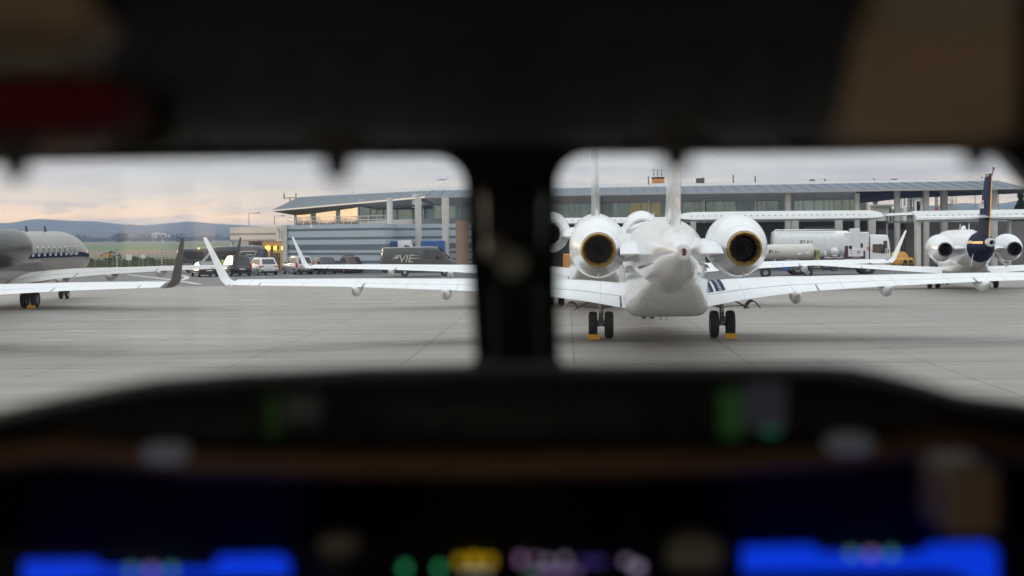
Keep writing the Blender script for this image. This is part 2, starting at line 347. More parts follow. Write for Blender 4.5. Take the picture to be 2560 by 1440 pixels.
def global_jet(name, loc, heading, paint, wing_p, winglet_p, nac_p, label, cat='business jet', group=None, walkway=None, stripe=None, windows=False, rn=.455, ring=None, dz=0.0, fair=(4.25, 7.0, 9.75)):
    root = empty(name, (loc[0], loc[1], 0), -rad(heading), label=label, cat=cat, group=group)
    P = paint
    st = dense([(16.6, 2.25, .02, .02), (16.45, 2.25, .2, .2), (16.0, 2.28, .45, .43), (15.2, 2.36, .78, .74), (14.2, 2.47, 1.06, 1.02), (13.0, 2.58, 1.25, 1.24), (11.5, 2.65, 1.335, 1.345), (8, 2.65, 1.345, 1.345), (2, 2.65, 1.345, 1.345), (-1.2, 2.66, 1.31, 1.335), (-3.2, 2.68, 1.23, 1.31), (-5, 2.73, 1.13, 1.23), (-6.8, 2.81, .99, 1.08), (-8.6, 2.89, .81, .89), (-10.2, 2.965, .64, .69), (-11.6, 3.01, .42, .46), (-12.5, 3.02, .27, .29), (-12.9, 3.02, .2, .21)])
    b = MB(); mats = [P]
    if stripe:
        mats = [P, M['navy'], stripe]
        def fm(c):
            zl = 2.62
            if c.y > -4 and zl - .16 < c.z < zl + .10: return 1
            if c.z < 2.35: return 2
            return 0
        b.loft([ering(*r, n=64) for r in st], m=fm)
    else: b.loft([ering(*r, n=56) for r in st])
    fus = b.build('fuselage', mats, root)
    # belly fairing
    b = MB(); fs = dense([(7.2, 1.9, .5, .45), (6.2, 1.8, 1.0, .72), (4.5, 1.79, 1.31, .86), (2, 1.78, 1.33, .885), (-.5, 1.77, 1.30, .885), (-2.6, 1.77, 1.28, .885), (-4.2, 1.80, 1.25, .86), (-5.6, 1.97, 1.06, .68), (-6.8, 2.17, .84, .44), (-7.5, 2.3, .6, .25)], .4)
    b.loft([ering(*r, n=72, ex=6.5) for r in fs]); b.build('belly_fairing', stripe or P, root)
    # wings, flaps, ailerons, winglets
    for sx in (1, -1):
        def fin_(mb): return mb if sx > 0 else mb.mirror()
        w = MB(); xs = [.9, 1.1, 1.35, 1.8, 2.4, 3.1, 4, 5, 6.5, 8, 9.5, 11, 12.2, 13.0, 13.35]
        GW.piece([.9, 1.1, 1.35], 0, 1.0, w); GW.piece([x for x in xs if x >= 1.35 and x <= 12.6] + [12.6], 0, .775, w); GW.piece([12.6, 13.0, 13.35], 0, 1.0, w)
        wo = fin_(w).build('wing', wing_p, root, 50)
        for a, bb, nm in ((1.42, 4.92, 'flap'), (4.98, 9.5, 'flap'), (9.58, 12.55, 'aileron')):
            q = MB(); GW.piece(frange(a, bb, 5), .79, 1.0, q); fin_(q).build(nm, wing_p, wo, 50)
        for x in fair:   # flap track fairings
            ye = interp(GW.te, x); z = interp(GW.zt, x); q = MB(); k = 1.15 - .05 * x
            q.loft(dense_rings([(ye + 1.7, z + .02, .03, .04), (ye + 1.1, z - .10, .13 * k, .16 * k), (ye + .4, z - .15, .19 * k, .24 * k), (ye - .1, z - .13, .17 * k, .22 * k), (ye - .45, z - .07, .09 * k, .13 * k), (ye - .7, z - .01, .015, .02)], x))
            fin_(q).build('flap_fairing', wing_p, wo)
        q = winglet(MB()); fin_(q).build('winglet', winglet_p, root, 50)
        s_ = MB(); s_.tube([(13.38, -5.42, 2.08), (13.4, -5.75, 2.06)], [.012, .004], 5); fin_(s_).build('static_wick', M['darksteel'], root)
        # engine, pylon
        nac = nacelle(root, sx, nac_p, ring or (M['brass'] if nac_p is M['white'] else M['darksteel']), 2.13, 3.16, -1.9, -7.0, .90, .965, rn, .13)
        cowl_lines(nac, sx, 2.13, 3.16, -1.9, -7.0, .9, .965)
        q = MB(); rings = []
        for x in (.85, 1.1, 1.5):
            rings.append([(x, y, z) for y, z in ((-2.6, 3.05), (-3.2, 3.26), (-4.5, 3.34), (-5.8, 3.24), (-7.2, 2.93), (-7.2, 2.90), (-5.8, 2.84), (-4.5, 2.78), (-3.2, 2.84))])
        q.loft(rings); fin_(q).build('engine_pylon', P, root)
        # main gear
        g = MB(); g.cyl((2.03, 0, .42), (2.0, .08, 1.45), .075, .085, 12); g.cyl((2.03, 0, .45), (2.03, 0, .85), .055, .055, 10, 1)
        g.cyl((1.72, 0, .45), (2.34, 0, .45), .05, None, 10, 1); g.tube([(2.02, -.02, 1.02), (1.6, -.05, 1.12), (1.32, -.05, 1.13)], .045, 8)
        g.tube([(2.08, 0, 1.02), (2.4, .0, 1.05), (2.78, -.02, 1.06)], .018, 6); g.tube([(2.05, 0, 1.4), (2.45, -.02, 1.22), (2.92, -.05, .98)], .03, 6)
        for dx in (-.16, -.12, .12, .16): g.cyl((2.03 + dx, -.1, .38 + abs(dx)), (2.03 + dx, -.06, .62), .035, None, 8, 1)
        g.box(1.95, 2.11, -.13, -.07, .52, .72, 1); g.tube([(1.98, -.12, 1.3), (1.95, -.14, .9), (2.0, -.13, .6)], .014, 5, 1)
        go = fin_(g).build('main_gear', [M['steel'], M['darksteel']], root)
        for dx in (-.27, .27):
            q = wheel_mb((2.03 + dx, 0, .455), .455, .30); fin_(q).build('wheel', [M['rubber'], M['rim']], go)
        d = MB(); rr = []
        for t in frange(0, 1, 8):
            x = 2.78 + .50 * t; z = .95 + .24 * math.sin(math.pi * min(1, t * 1.05)) ** .8 + .03 * t
            rr.append([(x, -.35, z), (x, .45, z + .02), (x, .45, z + .05), (x, -.35, z + .03)])
        d.loft(rr); fin_(d).build('gear_door', M['darksteel'] if paint is M['white'] else M['dark_grey'], root)
    # walkway panels on the right wing
    if walkway:
        for xa, xb in ((1.42, 1.73), (1.80, 2.11)):
            q = MB(); ts = frange(.08, .74, 12); o = .012
            for i in range(12):
                q.quad(GW.pt(xa, ts[i], 1, o), GW.pt(xb, ts[i], 1, o), GW.pt(xb, ts[i + 1], 1, o), GW.pt(xa, ts[i + 1], 1, o), 0)
                tm0, tm1 = lerp(ts[i], ts[i + 1], .3), lerp(ts[i], ts[i + 1], .62); xm = (xa + xb) / 2 - .05
                if walkway[1]: q.quad(GW.pt(xm, tm0, 1, o + .005), GW.pt(xm + .09, tm0, 1, o + .005), GW.pt(xm + .09, tm1, 1, o + .005), GW.pt(xm, tm1, 1, o + .005), 1)
            q.build('walkway_panel', [walkway[0], M['whitebase']], root)
    # nose gear
    g = MB(); g.cyl((0, 12.5, .28), (0, 12.62, 1.5), .06, .07, 10); g.cyl((-.24, 12.5, .28), (.24, 12.5, .28), .035, None, 8); g.tube([(0, 12.55, .7), (0, 12.0, 1.35)], .03, 6)
    go = g.build('nose_gear', M['steel'], root)
    for dx in (-.18, .18): wheel_mb((dx, 12.5, .275), .275, .19).build('wheel', [M['rubber'], M['rim']], go)
    # fin, rudder, stabiliser
    FW = lambda z: (lerp(-5.4, -9.6, (z - 3.4) / 4.2), lerp(-11.35, -12.75, (z - 3.4) / 4.2), lerp(.40, .30, (z - 3.4) / 4.2))
    def fring(z, t0, t1):
        l, e, th = FW(z); ts = [t0] + [t for t in AF if t0 < t < t1] + [t1]
        return [(thick(t) * th, lerp(l, e, t), z) for t in ts] + [(-thick(t) * th, lerp(l, e, t), z) for t in reversed(ts)]
    q = MB(); q.loft([fring(z, 0, .70) for z in (2.9, 3.4, 4.5, 6, 7.6)]); q.build('fin', P, root, 50)
    q = MB(); q.loft([fring(z, .712, 1.0) for z in (3.42, 4.2, 5.3, 6.4, 7.5)]); q.build('rudder', P, root, 50)
    q = MB(); q.loft([ering(y, 7.62, r, r * .8, 16) for y, r in ((-8.9, .02), (-9.3, .16), (-10.5, .24), (-12.2, .2), (-13.2, .03))])
    for sx in (1, -1):
        SW = Wing([(0, -9.6), (4.85, -12.5)], [(0, -12.6), (4.85, -13.6)], [(0, 7.62), (4.85, 7.5)], [(0, 7.6), (4.85, 7.48)], [(0, .26), (4.85, .1)])
        t = MB(); SW.piece([0, 2.4, 4.85], 0, 1, t)
        if sx < 0: t.mirror()
        q.add(t.v, t.f)
    q.build('tailplane', wing_p, root, 50)
    # tail cone end with the auxiliary exhaust, small fins and antennas
    q = MB(); q.lathe((0, -12.88, 3.02), (0, -1, 0), [(0, .2), (.10, .17), (.12, .10), (.0, .09), (-.2, .08), (-.21, .002)], 24); q.build('auxiliary_exhaust', M['gearwhite'], root)
    q = MB(); q.ball((.13, -12.72, 3.0), .13, 10, 0, (.5, .8, 1.5)); q.ball((.02, -12.86, 3.0), .12, 10, 1, (.5, .6, 1.2)); q.build('tail_light', [M['blueheat'], M['red']], root)
    for sx in (1, -1):
        q = MB(); q.poly([(.74 * sx, -9.6, 2.62), (.98 * sx, -8.6, 2.50), (.99 * sx, -7.0, 2.52), (.9 * sx, -8.8, 2.60)], (0, 0, .025)); q.build('tail_strake', M['darksteel'], root)
    am = P if not stripe else M['dark_grey']
    for y in (9.5, 6.2): MB().poly([(0.012, y, 3.96), (.012, y - .5, 3.96), (.012, y - .55, 4.3), (.012, y - .3, 4.3)], (-.024, 0, 0)).build('antenna', am, root)
    MB().poly([(.01, 1.5, .90), (.01, 1.1, .90), (.01, 1.0, .66), (.01, 1.15, .66)], (-.02, 0, 0)).build('antenna', am, root)
    MB().tube([(-.12, -2.2, .92), (-.12, -2.25, .74)], .025, 6).build('drain_mast', am, root); MB().tube([(.05, -2.6, .92), (.05, -2.65, .72)], .02, 6).build('drain_mast', am, root)
    if windows:
        for sx in (1, -1):
            for i in range(13):
                y = 10.6 - .98 * i; q = MB(); q2 = MB()
                for (hw, z0, z1, off, bb, m) in ((.20, 2.62, 3.16, .006, q, 0), (.15, 2.69, 3.09, .012, q2, 0)):
                    pts = []
                    for k in range(20):
                        a = 2 * math.pi * k / 20; zz = (z0 + z1) / 2 + (z1 - z0) / 2 * math.copysign(abs(math.sin(a)) ** .7, math.sin(a)); yy = y + hw * math.copysign(abs(math.cos(a)) ** .7, math.cos(a))
                        x = math.sqrt(max(.01, 1.345 ** 2 - (zz - 2.65) ** 2)) + off
                        pts.append((x * sx, yy, zz))
                    bb.add(pts, [tuple(range(20))])
                f = q.build('cabin_window', M['whitebase'], root); q2.build('pane', M['glass'], f)
        # outline of the overwing door and light panel on the right wing
        q = MB(); pts = []
        for yy, zz in ((-1.3, 3.45), (-.6, 3.45), (-.5, 2.2), (-1.2, 2.2), (-1.3, 3.45)):
            pts.append((math.sqrt(1.345 ** 2 - (zz - 2.65) ** 2) + .008, yy, zz))
        ptd = [tuple(lerp(pts[i][c], pts[i + 1][c], t) if c else math.sqrt(1.345 ** 2 - (lerp(pts[i][2], pts[i + 1][2], t) - 2.65) ** 2) + .008 for c in range(3)) for i in range(4) for t in frange(0, .9, 6)]
        q.tube(ptd, .022, 5); q.build('door_outline', M['whitebase'], root)
    else:
        for sx in (1, -1):
            for i in range(13):
                q = MB(); y = 10.6 - .98 * i; pts = []
                for k in range(16):
                    a = 2 * math.pi * k / 16; zz = 2.89 + .2 * math.sin(a); yy = y + .15 * math.cos(a)
                    pts.append((sx * (math.sqrt(1.345 ** 2 - (zz - 2.65) ** 2) + .006), yy, zz))
                q.add(pts, [tuple(range(16))]); q.build('cabin_window', M['glass'], root)
    if dz:
        for c in root.children:
            if c.name.split('.')[0] in ('fuselage', 'engine_nacelle', 'engine_pylon', 'fin', 'rudder', 'tailplane', 'auxiliary_exhaust', 'tail_light', 'tail_strake'): c.location.z = dz
    return root
def dense_rings(st, x, n=18):
    return [[(x + a, y, z) for a, y, z in ering(*r, n=n)] for r in dense(st, .18)]

def chock(p, rz, label, w=.40):
    r = MB(); r.poly([(-w / 2, -.09, 0), (-w / 2, .11, 0), (-w / 2, .07, .15), (-w / 2, -.03, .17), (-w / 2, -.07, .12)], (w, 0, 0)); r.box(-w / 2 - .006, w / 2 + .006, -.095, -.085, .07, .085)
    o = r.build('wheel_chock', M['yellow']); o.location = p; o.rotation_euler = (0, 0, rz)
    return tag(o, label, 'wheel chock', 'yellow wheel chocks on the apron')

J1 = (5.01, 53.7); H1 = 2.8
global_jet('business_jet', J1, H1, M['white'], M['wing'], M['wing'], M['white'], 'white twin engine jet seen from behind with two gold rimmed exhausts, nearest in full view', walkway=(mat('walkway_navy', (.03, .035, .085), .8, spec=.15), True), group='jets parked on the apron')
global_jet('business_jet', (4.2, 79.3), 3.2, M['white'], M['wing'], M['wing'], M['white'], 'white jet parked ahead of and mostly hidden by the gold exhaust jet', group='jets parked on the apron', rn=.56, ring=M['white'], dz=.5)
global_jet('business_jet', (-26.95, 82.7), 1.3, M['silver'], M['wing_grey'], M['dark_grey'], M['nacelle_grey'], 'silver grey jet with dark belt stripe, row of cabin windows and dark winglet', walkway=(mat('walkway_pale', (.62, .61, .60), .5), False), windows=True, stripe=mat('silver_lower_paint', (.19, .165, .15), .22, .4, var=.05, coat=.4), group='jets parked on the apron')
global_jet('business_jet', (-23.6, 53.4), 2.0, M['white'], M['wing'], M['dark_grey'], M['white'], 'jet of which only a white wing with dark grey upright winglet reaches into view', group='jets parked on the apron', fair=(4.25, 7.0))
def local(j, h, x, y):
    a = rad(h); return (j[0] + x * math.cos(a) + y * math.sin(a), j[1] - x * math.sin(a) + y * math.cos(a), 0)
chock(local(J1, H1, -2.28, -.52), -rad(H1), 'yellow chock behind the left main wheel of the gold exhaust jet')
chock(local(J1, H1, 2.28, -.52), -rad(H1), 'yellow chock behind the right main wheel of the gold exhaust jet')
chock(local((-26.95, 82.7), 1.3, 2.25, -.52), -rad(1.3), 'yellow chock behind the wheels of the silver grey jet')

# ---- smaller white jet with navy tail
def small_jet():
    hd = 7.0
    root = empty('business_jet', (27.42, 97.3, 0), -rad(hd), label='white jet with navy tail fin, gold rudder stripe and registration letters', cat='business jet', group='jets parked on the apron')
    st = dense([(9.6, 1.9, .02, .02), (9.4, 1.92, .2, .2), (8.7, 2.0, .55, .52), (7.6, 2.12, .88, .86), (6.3, 2.25, 1.10, 1.12), (5, 2.3, 1.16, 1.22), (2, 2.3, 1.17, 1.25), (-2, 2.3, 1.17, 1.26), (-3.6, 2.32, 1.12, 1.22), (-5.2, 2.44, .95, 1.06), (-6.8, 2.58, .72, .82), (-8.2, 2.70, .48, .55), (-9.4, 2.79, .27, .30), (-10.0, 2.82, .19, .2)], .3)
    b = MB()
    def fm(c):
        y = c.y
        edge = -6.2 - .4 * math.sin((c.z - 1.2) * 1.2)
        if y < edge and c.z > 1.55 + max(0, (-6.2 - y)) * .02: return 2 if 2.76 < c.z < 2.90 and y > -9.2 and abs(c.x) > .2 else 1
        return 0
    b.loft([ering(*r, n=88) for r in st], m=fm); b.build('fuselage', [M['white'], M['navy'], M['gold']], root)
    b = MB(); b.loft([ering(*r, n=40, ex=3.4) for r in dense([(4.2, 1.5, .6, .4), (3.2, 1.42, 1.0, .6), (1.5, 1.38, 1.22, .66), (-1.5, 1.38, 1.22, .66), (-3.2, 1.48, 1.0, .52), (-4.5, 1.7, .6, .3)])]); b.build('belly_fairing', M['white'], root)
    w = Wing([(.8, 2.3), (3.3, .9), (10.3, -2.2)], [(.8, -1.7), (3.3, -1.75), (10.3, -3.3)], [(.8, 1.0), (10.3, 1.66)], [(.8, .88), (10.3, 1.62)], [(.8, .42), (3.3, .32), (10.3, .12)])
    for sx in (1, -1):
        q = MB(); w.piece([.8, 1.3, 2.2, 3.3, 5, 7, 9, 10.0], 0, .77, q); w.piece([10.0, 10.2, 10.3], 0, 1, q)
        if sx < 0: q.mirror()
        wo = q.build('wing', M['wing'], root, 50)
        for a, bb, nm in ((1.4, 6.2, 'flap'), (6.28, 9.95, 'aileron')):
            q = MB(); w.piece(frange(a, bb, 4), .785, 1, q)
            if sx < 0: q.mirror()
            q.build(nm, M['wing'], wo, 50)
        nac = nacelle(root, sx, M['white'], M['darksteel'], 1.92, 2.52, -2.4, -6.3, .72, .80, .36, .10)
        q = MB(); q.loft([[(x * sx, y, z) for y, z in ((-2.9, 2.5), (-3.6, 2.66), (-5.2, 2.64), (-6.2, 2.48), (-5.2, 2.36), (-3.6, 2.34))] for x in (.8, 1.4)]); q.build('engine_pylon', M['white'], root)
        g = MB(); g.cyl((1.72 * sx, 0, .36), (1.65 * sx, .05, 1.2), .06, .07, 10); g.cyl((1.45 * sx, 0, .36), (1.99 * sx, 0, .36), .04, None, 8); g.tube([(1.7 * sx, 0, .9), (1.1 * sx, 0, 1.0)], .04, 6)
        go = g.build('main_gear', M['steel'], root)
        for dx in (-.24, .24): wheel_mb(((1.72 + dx) * sx, 0, .37), .37, .27).build('wheel', [M['rubber'], M['rim']], go)
        q = MB(); q.poly([(2.1 * sx, -.3, .86), (2.1 * sx, .4, .86), (2.5 * sx, .4, .62), (2.5 * sx, -.3, .62)], (.02, 0, .03)); q.build('gear_door', M['gearwhite'], root)
        q = MB(); q.poly([(.6 * sx, -7.2, 2.05), (.95 * sx, -9.0, 1.45), (.98 * sx, -9.3, 1.50), (.62 * sx, -7.8, 2.2)], (.02, 0, .02)); q.build('ventral_fin', M['white'], root)
    g = MB(); g.cyl((0, 7.2, .26), (0, 7.3, 1.4), .05, .06, 8); go = g.build('nose_gear', M['steel'], root)
    for dx in (-.14, .14): wheel_mb((dx, 7.2, .26), .26, .15).build('wheel', [M['rubber'], M['rim']], go)
    FW = lambda z: (lerp(-5.2, -8.3, (z - 3.0) / 3.6), lerp(-9.55, -10.35, (z - 3.0) / 3.6), lerp(.34, .2, (z - 3.0) / 3.6))
    def fring(z, t0, t1):
        l, e, th = FW(z); ts = [t0] + [t for t in AF if t0 < t < t1] + [t1]
        return [(thick(t) * th, lerp(l, e, t), z) for t in ts] + [(-thick(t) * th, lerp(l, e, t), z) for t in reversed(ts)]
    q = MB(); q.loft([fring(z, 0, .70) for z in (2.6, 3.2, 4.0, 5.0, 6.0, 6.45)]); q.loft([fring(z, .0, .70) for z in (6.451, 6.6)], m=1); q.build('fin', [M['navy'], M['silver']], root, 50)
    q = MB(); q.loft([fring(z, .712, .93) for z in (3.0, 4.0, 5.0, 6.5)]); q.loft([fring(z, .9301, 1.0) for z in (3.0, 4.0, 5.0, 6.5)], m=1); q.build('rudder', [M['navy'], M['gold']], root, 50)
    q = MB(); q.loft([fring(z, -.0, .3) for z in (2.9, 3.2)]); q.poly([(.1, -3.6, 3.3), (.1, -5.7, 3.3), (.1, -5.9, 3.75), (.1, -5.3, 3.6)], (-.2, 0, 0)); q.build('dorsal_fairing', M['navy'], root)
    q = MB()
    for sx in (1, -1):
        SW = Wing([(0, -7.5), (4.0, -9.6)], [(0, -9.6), (4.0, -10.5)], [(0, 4.22), (4.0, 4.24)], [(0, 4.2), (4.0, 4.22)], [(0, .2), (4.0, .09)]); t = MB(); SW.piece([.0, 2, 4.0], 0, 1, t)
        if sx < 0: t.mirror()
        q.add(t.v, t.f)
    q.build('tailplane', M['wing'], root, 50)
    q = MB(); q.lathe((0, -9.9, 2.82), (0, -1, 0), [(-.6, .27), (0, .24), (.25, .21), (.28, .15), (.1, .10), (.0, .09), (-.1, .002)], 24); q.build('tail_cone', M['gearwhite'], root)
    q = MB(); q.tube([(0, -10.2, 6.5), (0, -10.45, 6.72), (0, -10.75, 6.82)], [.03, .03, .05], 8); q.ball((0, -10.62, 6.86), .06, 6); q.build('beacon', M['red'], root)
    q = MB()
    for y, h in ((1.2, .42), (-2.2, .42)): q.poly([(.012, y, 3.5), (.012, y - .3, 3.5), (.012, y - .35, 3.5 + h), (.012, y - .22, 3.5 + h)], (-.024, 0, 0))
    q.ball((0, -.4, 3.6), .2, 8, sq=(.7, 1.2, 1)); q.build('antenna', M['white'], root)
    # registration on the fin (left side)
    t = text('registration', 'OE-GLG', .52, M['whitebase'], root, (-.21, -8.05, 4.92), (rad(90), 0, rad(-90)), .008)
    t.rotation_euler = (rad(90), 0, rad(-90)); t.scale = (.82, 1.25, 1)
small_jet()
# ------------------------------------------------------------------ ground
def nodes_of(name, rough=0.7):
    m = bpy.data.materials.new(name); m.use_nodes = True; nt = m.node_tree; b = nt.nodes['Principled BSDF']; b.inputs['Roughness'].default_value = rough
    return m, nt, b
class NG:   # small node-graph helper
    def __init__(s, nt): s.nt = nt
    def lk(s, v, i):
        if isinstance(v, (int, float)): i.default_value = v
        elif isinstance(v, tuple): i.default_value = (*v, 1) if len(v) == 3 and i.type == 'RGBA' else v
        else: s.nt.links.new(v, i)
    def math(s, op, a, b=None, c=None, clamp=False):
        n = s.nt.nodes.new('ShaderNodeMath'); n.operation = op; n.use_clamp = clamp
        for k, v in enumerate((a, b, c)):
            if v is not None: s.lk(v, n.inputs[k])
        return n.outputs[0]
    def mix(s, f, a, b, bt='MIX'):
        n = s.nt.nodes.new('ShaderNodeMixRGB'); n.blend_type = bt; s.lk(f, n.inputs[0]); s.lk(a, n.inputs[1]); s.lk(b, n.inputs[2]); return n.outputs[0]
    def noise(s, vec, scale, detail=5, rough=.55):
        n = s.nt.nodes.new('ShaderNodeTexNoise'); n.inputs['Scale'].default_value = scale; n.inputs['Detail'].default_value = detail; n.inputs['Roughness'].default_value = rough; s.lk(vec, n.inputs['Vector']); return n.outputs[0]
    def ramp(s, v, a, b, lo=0.0, hi=1.0):
        n = s.nt.nodes.new('ShaderNodeMapRange'); n.clamp = True; s.lk(v, n.inputs['Value'])
        for k, x in (('From Min', a), ('From Max', b), ('To Min', lo), ('To Max', hi)): n.inputs[k].default_value = x
        return n.outputs[0]
    def pos(s, rot=0.0, scale=(1, 1, 1), loc=(0, 0, 0)):
        t = s.nt.nodes.new('ShaderNodeTexCoord'); m = s.nt.nodes.new('ShaderNodeMapping'); m.inputs['Rotation'].default_value = (0, 0, rot); m.inputs['Scale'].default_value = scale; m.inputs['Location'].default_value = loc
        s.nt.links.new(t.outputs['Object'], m.inputs[0]); return m.outputs[0]
    def sep(s, v):
        n = s.nt.nodes.new('ShaderNodeSeparateXYZ'); s.lk(v, n.inputs[0]); return n.outputs
    def vec(s, x, y, z=0.0):
        n = s.nt.nodes.new('ShaderNodeCombineXYZ'); s.lk(x, n.inputs[0]); s.lk(y, n.inputs[1]); s.lk(z, n.inputs[2]); return n.outputs[0]

def concrete_mat():
    m, nt, b = nodes_of('apron_concrete', .62); g = NG(nt); p = g.pos(rad(2.0)); x, y, _ = g.sep(p)
    big = g.noise(g.pos(scale=(1, .6, 1)), .05, 6); med = g.noise(g.pos(scale=(.35, 1.1, 1)), .5, 6, .6); fine = g.noise(g.pos(), 9.0, 4)
    streak = g.noise(g.pos(scale=(.06, 1, 1)), .9, 4)
    c = g.mix(g.ramp(big, .35, .68), (.318, .290, .254), (.250, .228, .202))
    c = g.mix(g.ramp(med, .4, .75, 0, .35), c, (.195, .178, .16)); c = g.mix(g.ramp(streak, .46, .68, 0, .55), c, (.185, .17, .152)); c = g.mix(g.ramp(fine, .3, .8, 0, .16), c, (.22, .21, .205))
    # slab tint and joints
    sx, sy = 4.7, 9.4; ox, oy = 4.85, 43.0
    ux = g.math('DIVIDE', g.math('SUBTRACT', x, ox), sx); uy = g.math('DIVIDE', g.math('SUBTRACT', y, oy), sy)
    wn = nt.nodes.new('ShaderNodeTexWhiteNoise'); wn.noise_dimensions = '2D'; nt.links.new(g.vec(g.math('FLOOR', ux), g.math('FLOOR', uy)), wn.inputs['Vector'])
    c = g.mix(g.ramp(wn.outputs['Value'], 0, 1, 0, .26), c, (.22, .205, .19))
    def line(u, size, w):
        f = g.math('FRACT', g.math('ADD', u, 100.0)); d = g.math('MULTIPLY', g.math('MINIMUM', f, g.math('SUBTRACT', 1.0, f)), size)
        return g.ramp(d, w * .5, w, 1, 0)
    wob = g.math('MULTIPLY', g.math('SUBTRACT', g.noise(g.pos(), .25, 3), .5), .012)
    jl = g.math('MAXIMUM', line(g.math('ADD', ux, wob), sx, .028), line(g.math('ADD', uy, wob), sy, .085))
    c = g.mix(g.math('MULTIPLY', jl, g.ramp(med, .3, .65, .45, .85)), c, (.055, .054, .055))
    # rubber and oil stains
    st = g.noise(g.pos(scale=(.5, 1, 1), loc=(13, 5, 0)), .22, 7, .62); c = g.mix(g.ramp(st, .58, .76, 0, .55), c, (.13, .122, .115)); s3 = g.noise(g.pos(scale=(1, .5, 1), loc=(3, 9, 0)), 1.1, 3); c = g.mix(g.ramp(s3, .70, .76, 0, .5), c, (.10, .095, .09)); s4 = g.noise(g.pos(scale=(.5, 1, 1), loc=(31, 2, 0)), .7, 4); c = g.mix(g.ramp(s4, .68, .74, 0, .5), c, (.46, .44, .41))
    nt.links.new(c, b.inputs['Base Color']); nt.links.new(g.ramp(med, .3, .7, .50, .72), b.inputs['Roughness'])
    bp = nt.nodes.new('ShaderNodeBump'); bp.inputs['Strength'].default_value = .25; bp.inputs['Distance'].default_value = .01; nt.links.new(fine, bp.inputs['Height']); nt.links.new(bp.outputs[0], b.inputs['Normal'])
    return m
def asphalt_mat():
    m, nt, b = nodes_of('asphalt', .8); g = NG(nt)
    big = g.noise(g.pos(scale=(.4, 1, 1)), .08, 6); fine = g.noise(g.pos(), 6, 5)
    c = g.mix(g.ramp(big, .3, .7), (.155, .15, .155), (.115, .113, .118)); c = g.mix(g.ramp(fine, .3, .75, 0, .4), c, (.085, .084, .087))
    s_ = g.noise(g.pos(scale=(.08, 1, 1)), .7, 4); c = g.mix(g.ramp(s_, .55, .7, 0, .5), c, (.20, .195, .19))
    nt.links.new(c, b.inputs['Base Color']); return m
def grass_mat():
    m, nt, b = nodes_of('field_grass', .95); g = NG(nt); x, y, _ = g.sep(g.pos())
    n = g.noise(g.pos(scale=(1, .25, 1)), .35, 7, .65); big = g.noise(g.pos(scale=(.5, 1, 1)), .012, 5)
    yy = g.math('ADD', y, g.math('MULTIPLY', x, .12))
    base = g.mix(g.ramp(n, .3, .7), (.085, .095, .035), (.16, .145, .065))
    far = g.mix(g.ramp(big, .4, .6), (.155, .13, .075), (.125, .125, .06)); far2 = g.mix(g.ramp(n, .3, .7, .0, .6), (.075, .135, .04), (.10, .15, .055))
    def zone(a, b_, col, prev, soft=12):
        k = g.math('MULTIPLY', g.ramp(yy, a, a + soft), g.ramp(yy, b_, b_ + soft, 1, 0)); return g.mix(k, prev, col)
    c = zone(236, 252, (.20, .165, .10), base); c = zone(320, 500, g.mix(g.ramp(n, .3, .7), (.17, .115, .075), (.21, .15, .10)), c); c = zone(505, 940, far2, c, 25); c = zone(960, 1800, far, c, 80); c = zone(1800, 9000, (.12, .13, .075), c, 300)
    nt.links.new(c, b.inputs['Base Color'])
    bp = nt.nodes.new('ShaderNodeBump'); bp.inputs['Strength'].default_value = .6; bp.inputs['Distance'].default_value = .3; nt.links.new(n, bp.inputs['Height']); nt.links.new(bp.outputs[0], b.inputs['Normal'])
    return m
def sheet(name, m, x0, x1, y0, y1, z):
    o = MB().quad((x0, y0, z), (x1, y0, z), (x1, y1, z), (x0, y1, z)).build(name, m, smooth=0, recalc=False); tag(o, kind='structure'); return o
sheet('ground', grass_mat(), -4200, 4200, -400, 4700, -.06)
sheet('taxiway_asphalt', asphalt_mat(), -400, 600, 60, 204, -.03)
sheet('apron', concrete_mat(), -260, 260, -120, 117, 0)
MK = mat('road_marking_white', (.62, .62, .60), .7, var=.25, scale=2.0)
def strip(pts, w, z=-.022, m=MK, name='road_marking'):
    pts = [Vector((p.x, p.y, 0)) for p in pts]; mb = MB(); n = len(pts); L_ = []
    for i, p in enumerate(pts):
        t = (pts[min(i + 1, n - 1)] - pts[max(i - 1, 0)]).normalized(); q = Vector((-t.y, t.x, 0)); L_.append((p + q * w / 2, p - q * w / 2))
    for (a, b), (c, d) in zip(L_, L_[1:]): mb.quad((a.x, a.y, z), (b.x, b.y, z), (d.x, d.y, z), (c.x, c.y, z))
    return tag(mb.build(name, m, smooth=0), kind='structure')
def curve(pts, n=10):
    out = []; P = [Vector(p) for p in pts]
    for i in range(len(P) - 1):
        a, b, c, d = P[max(i - 1, 0)], P[i], P[i + 1], P[min(i + 2, len(P) - 1)]
        for k in range(n):
            t = k / n; out.append(.5 * ((2 * b) + (c - a) * t + (2 * a - 5 * b + 4 * c - d) * t * t + (3 * b - a - 3 * c + d) * t ** 3))
    return out + [P[-1]]
for pts in ([(320, 686), (390, 694), (450, 702), (500, 710)], [(250, 716), (310, 707), (370, 702), (425, 699)], [(447, 700), (462, 697), (467, 692), (455, 688), (440, 687)]):
    strip(curve([gnd(*p) for p in pts]), .45)
for a, b in (((712, 684), (735, 688)), ((650, 690), (662, 691)), ((786, 682), (800, 684)), ((905, 680), (930, 683))): strip([gnd(*a), gnd(*b)], .14)
PM = mat('apron_patch_pale', (.52, .51, .49), .75, var=.2, scale=3)
for px_, py_, w, l in ((205, 827, 85, .28), (345, 842, 30, .25), (975, 787, 28, .2), (2190, 804, 30, .2), (865, 763, 40, .2), (1020, 757, 50, .2)):
    a = gnd(px_ - w / 2, py_); b = gnd(px_ + w / 2, py_); strip([a, b], l, .005, PM, 'apron_marking')

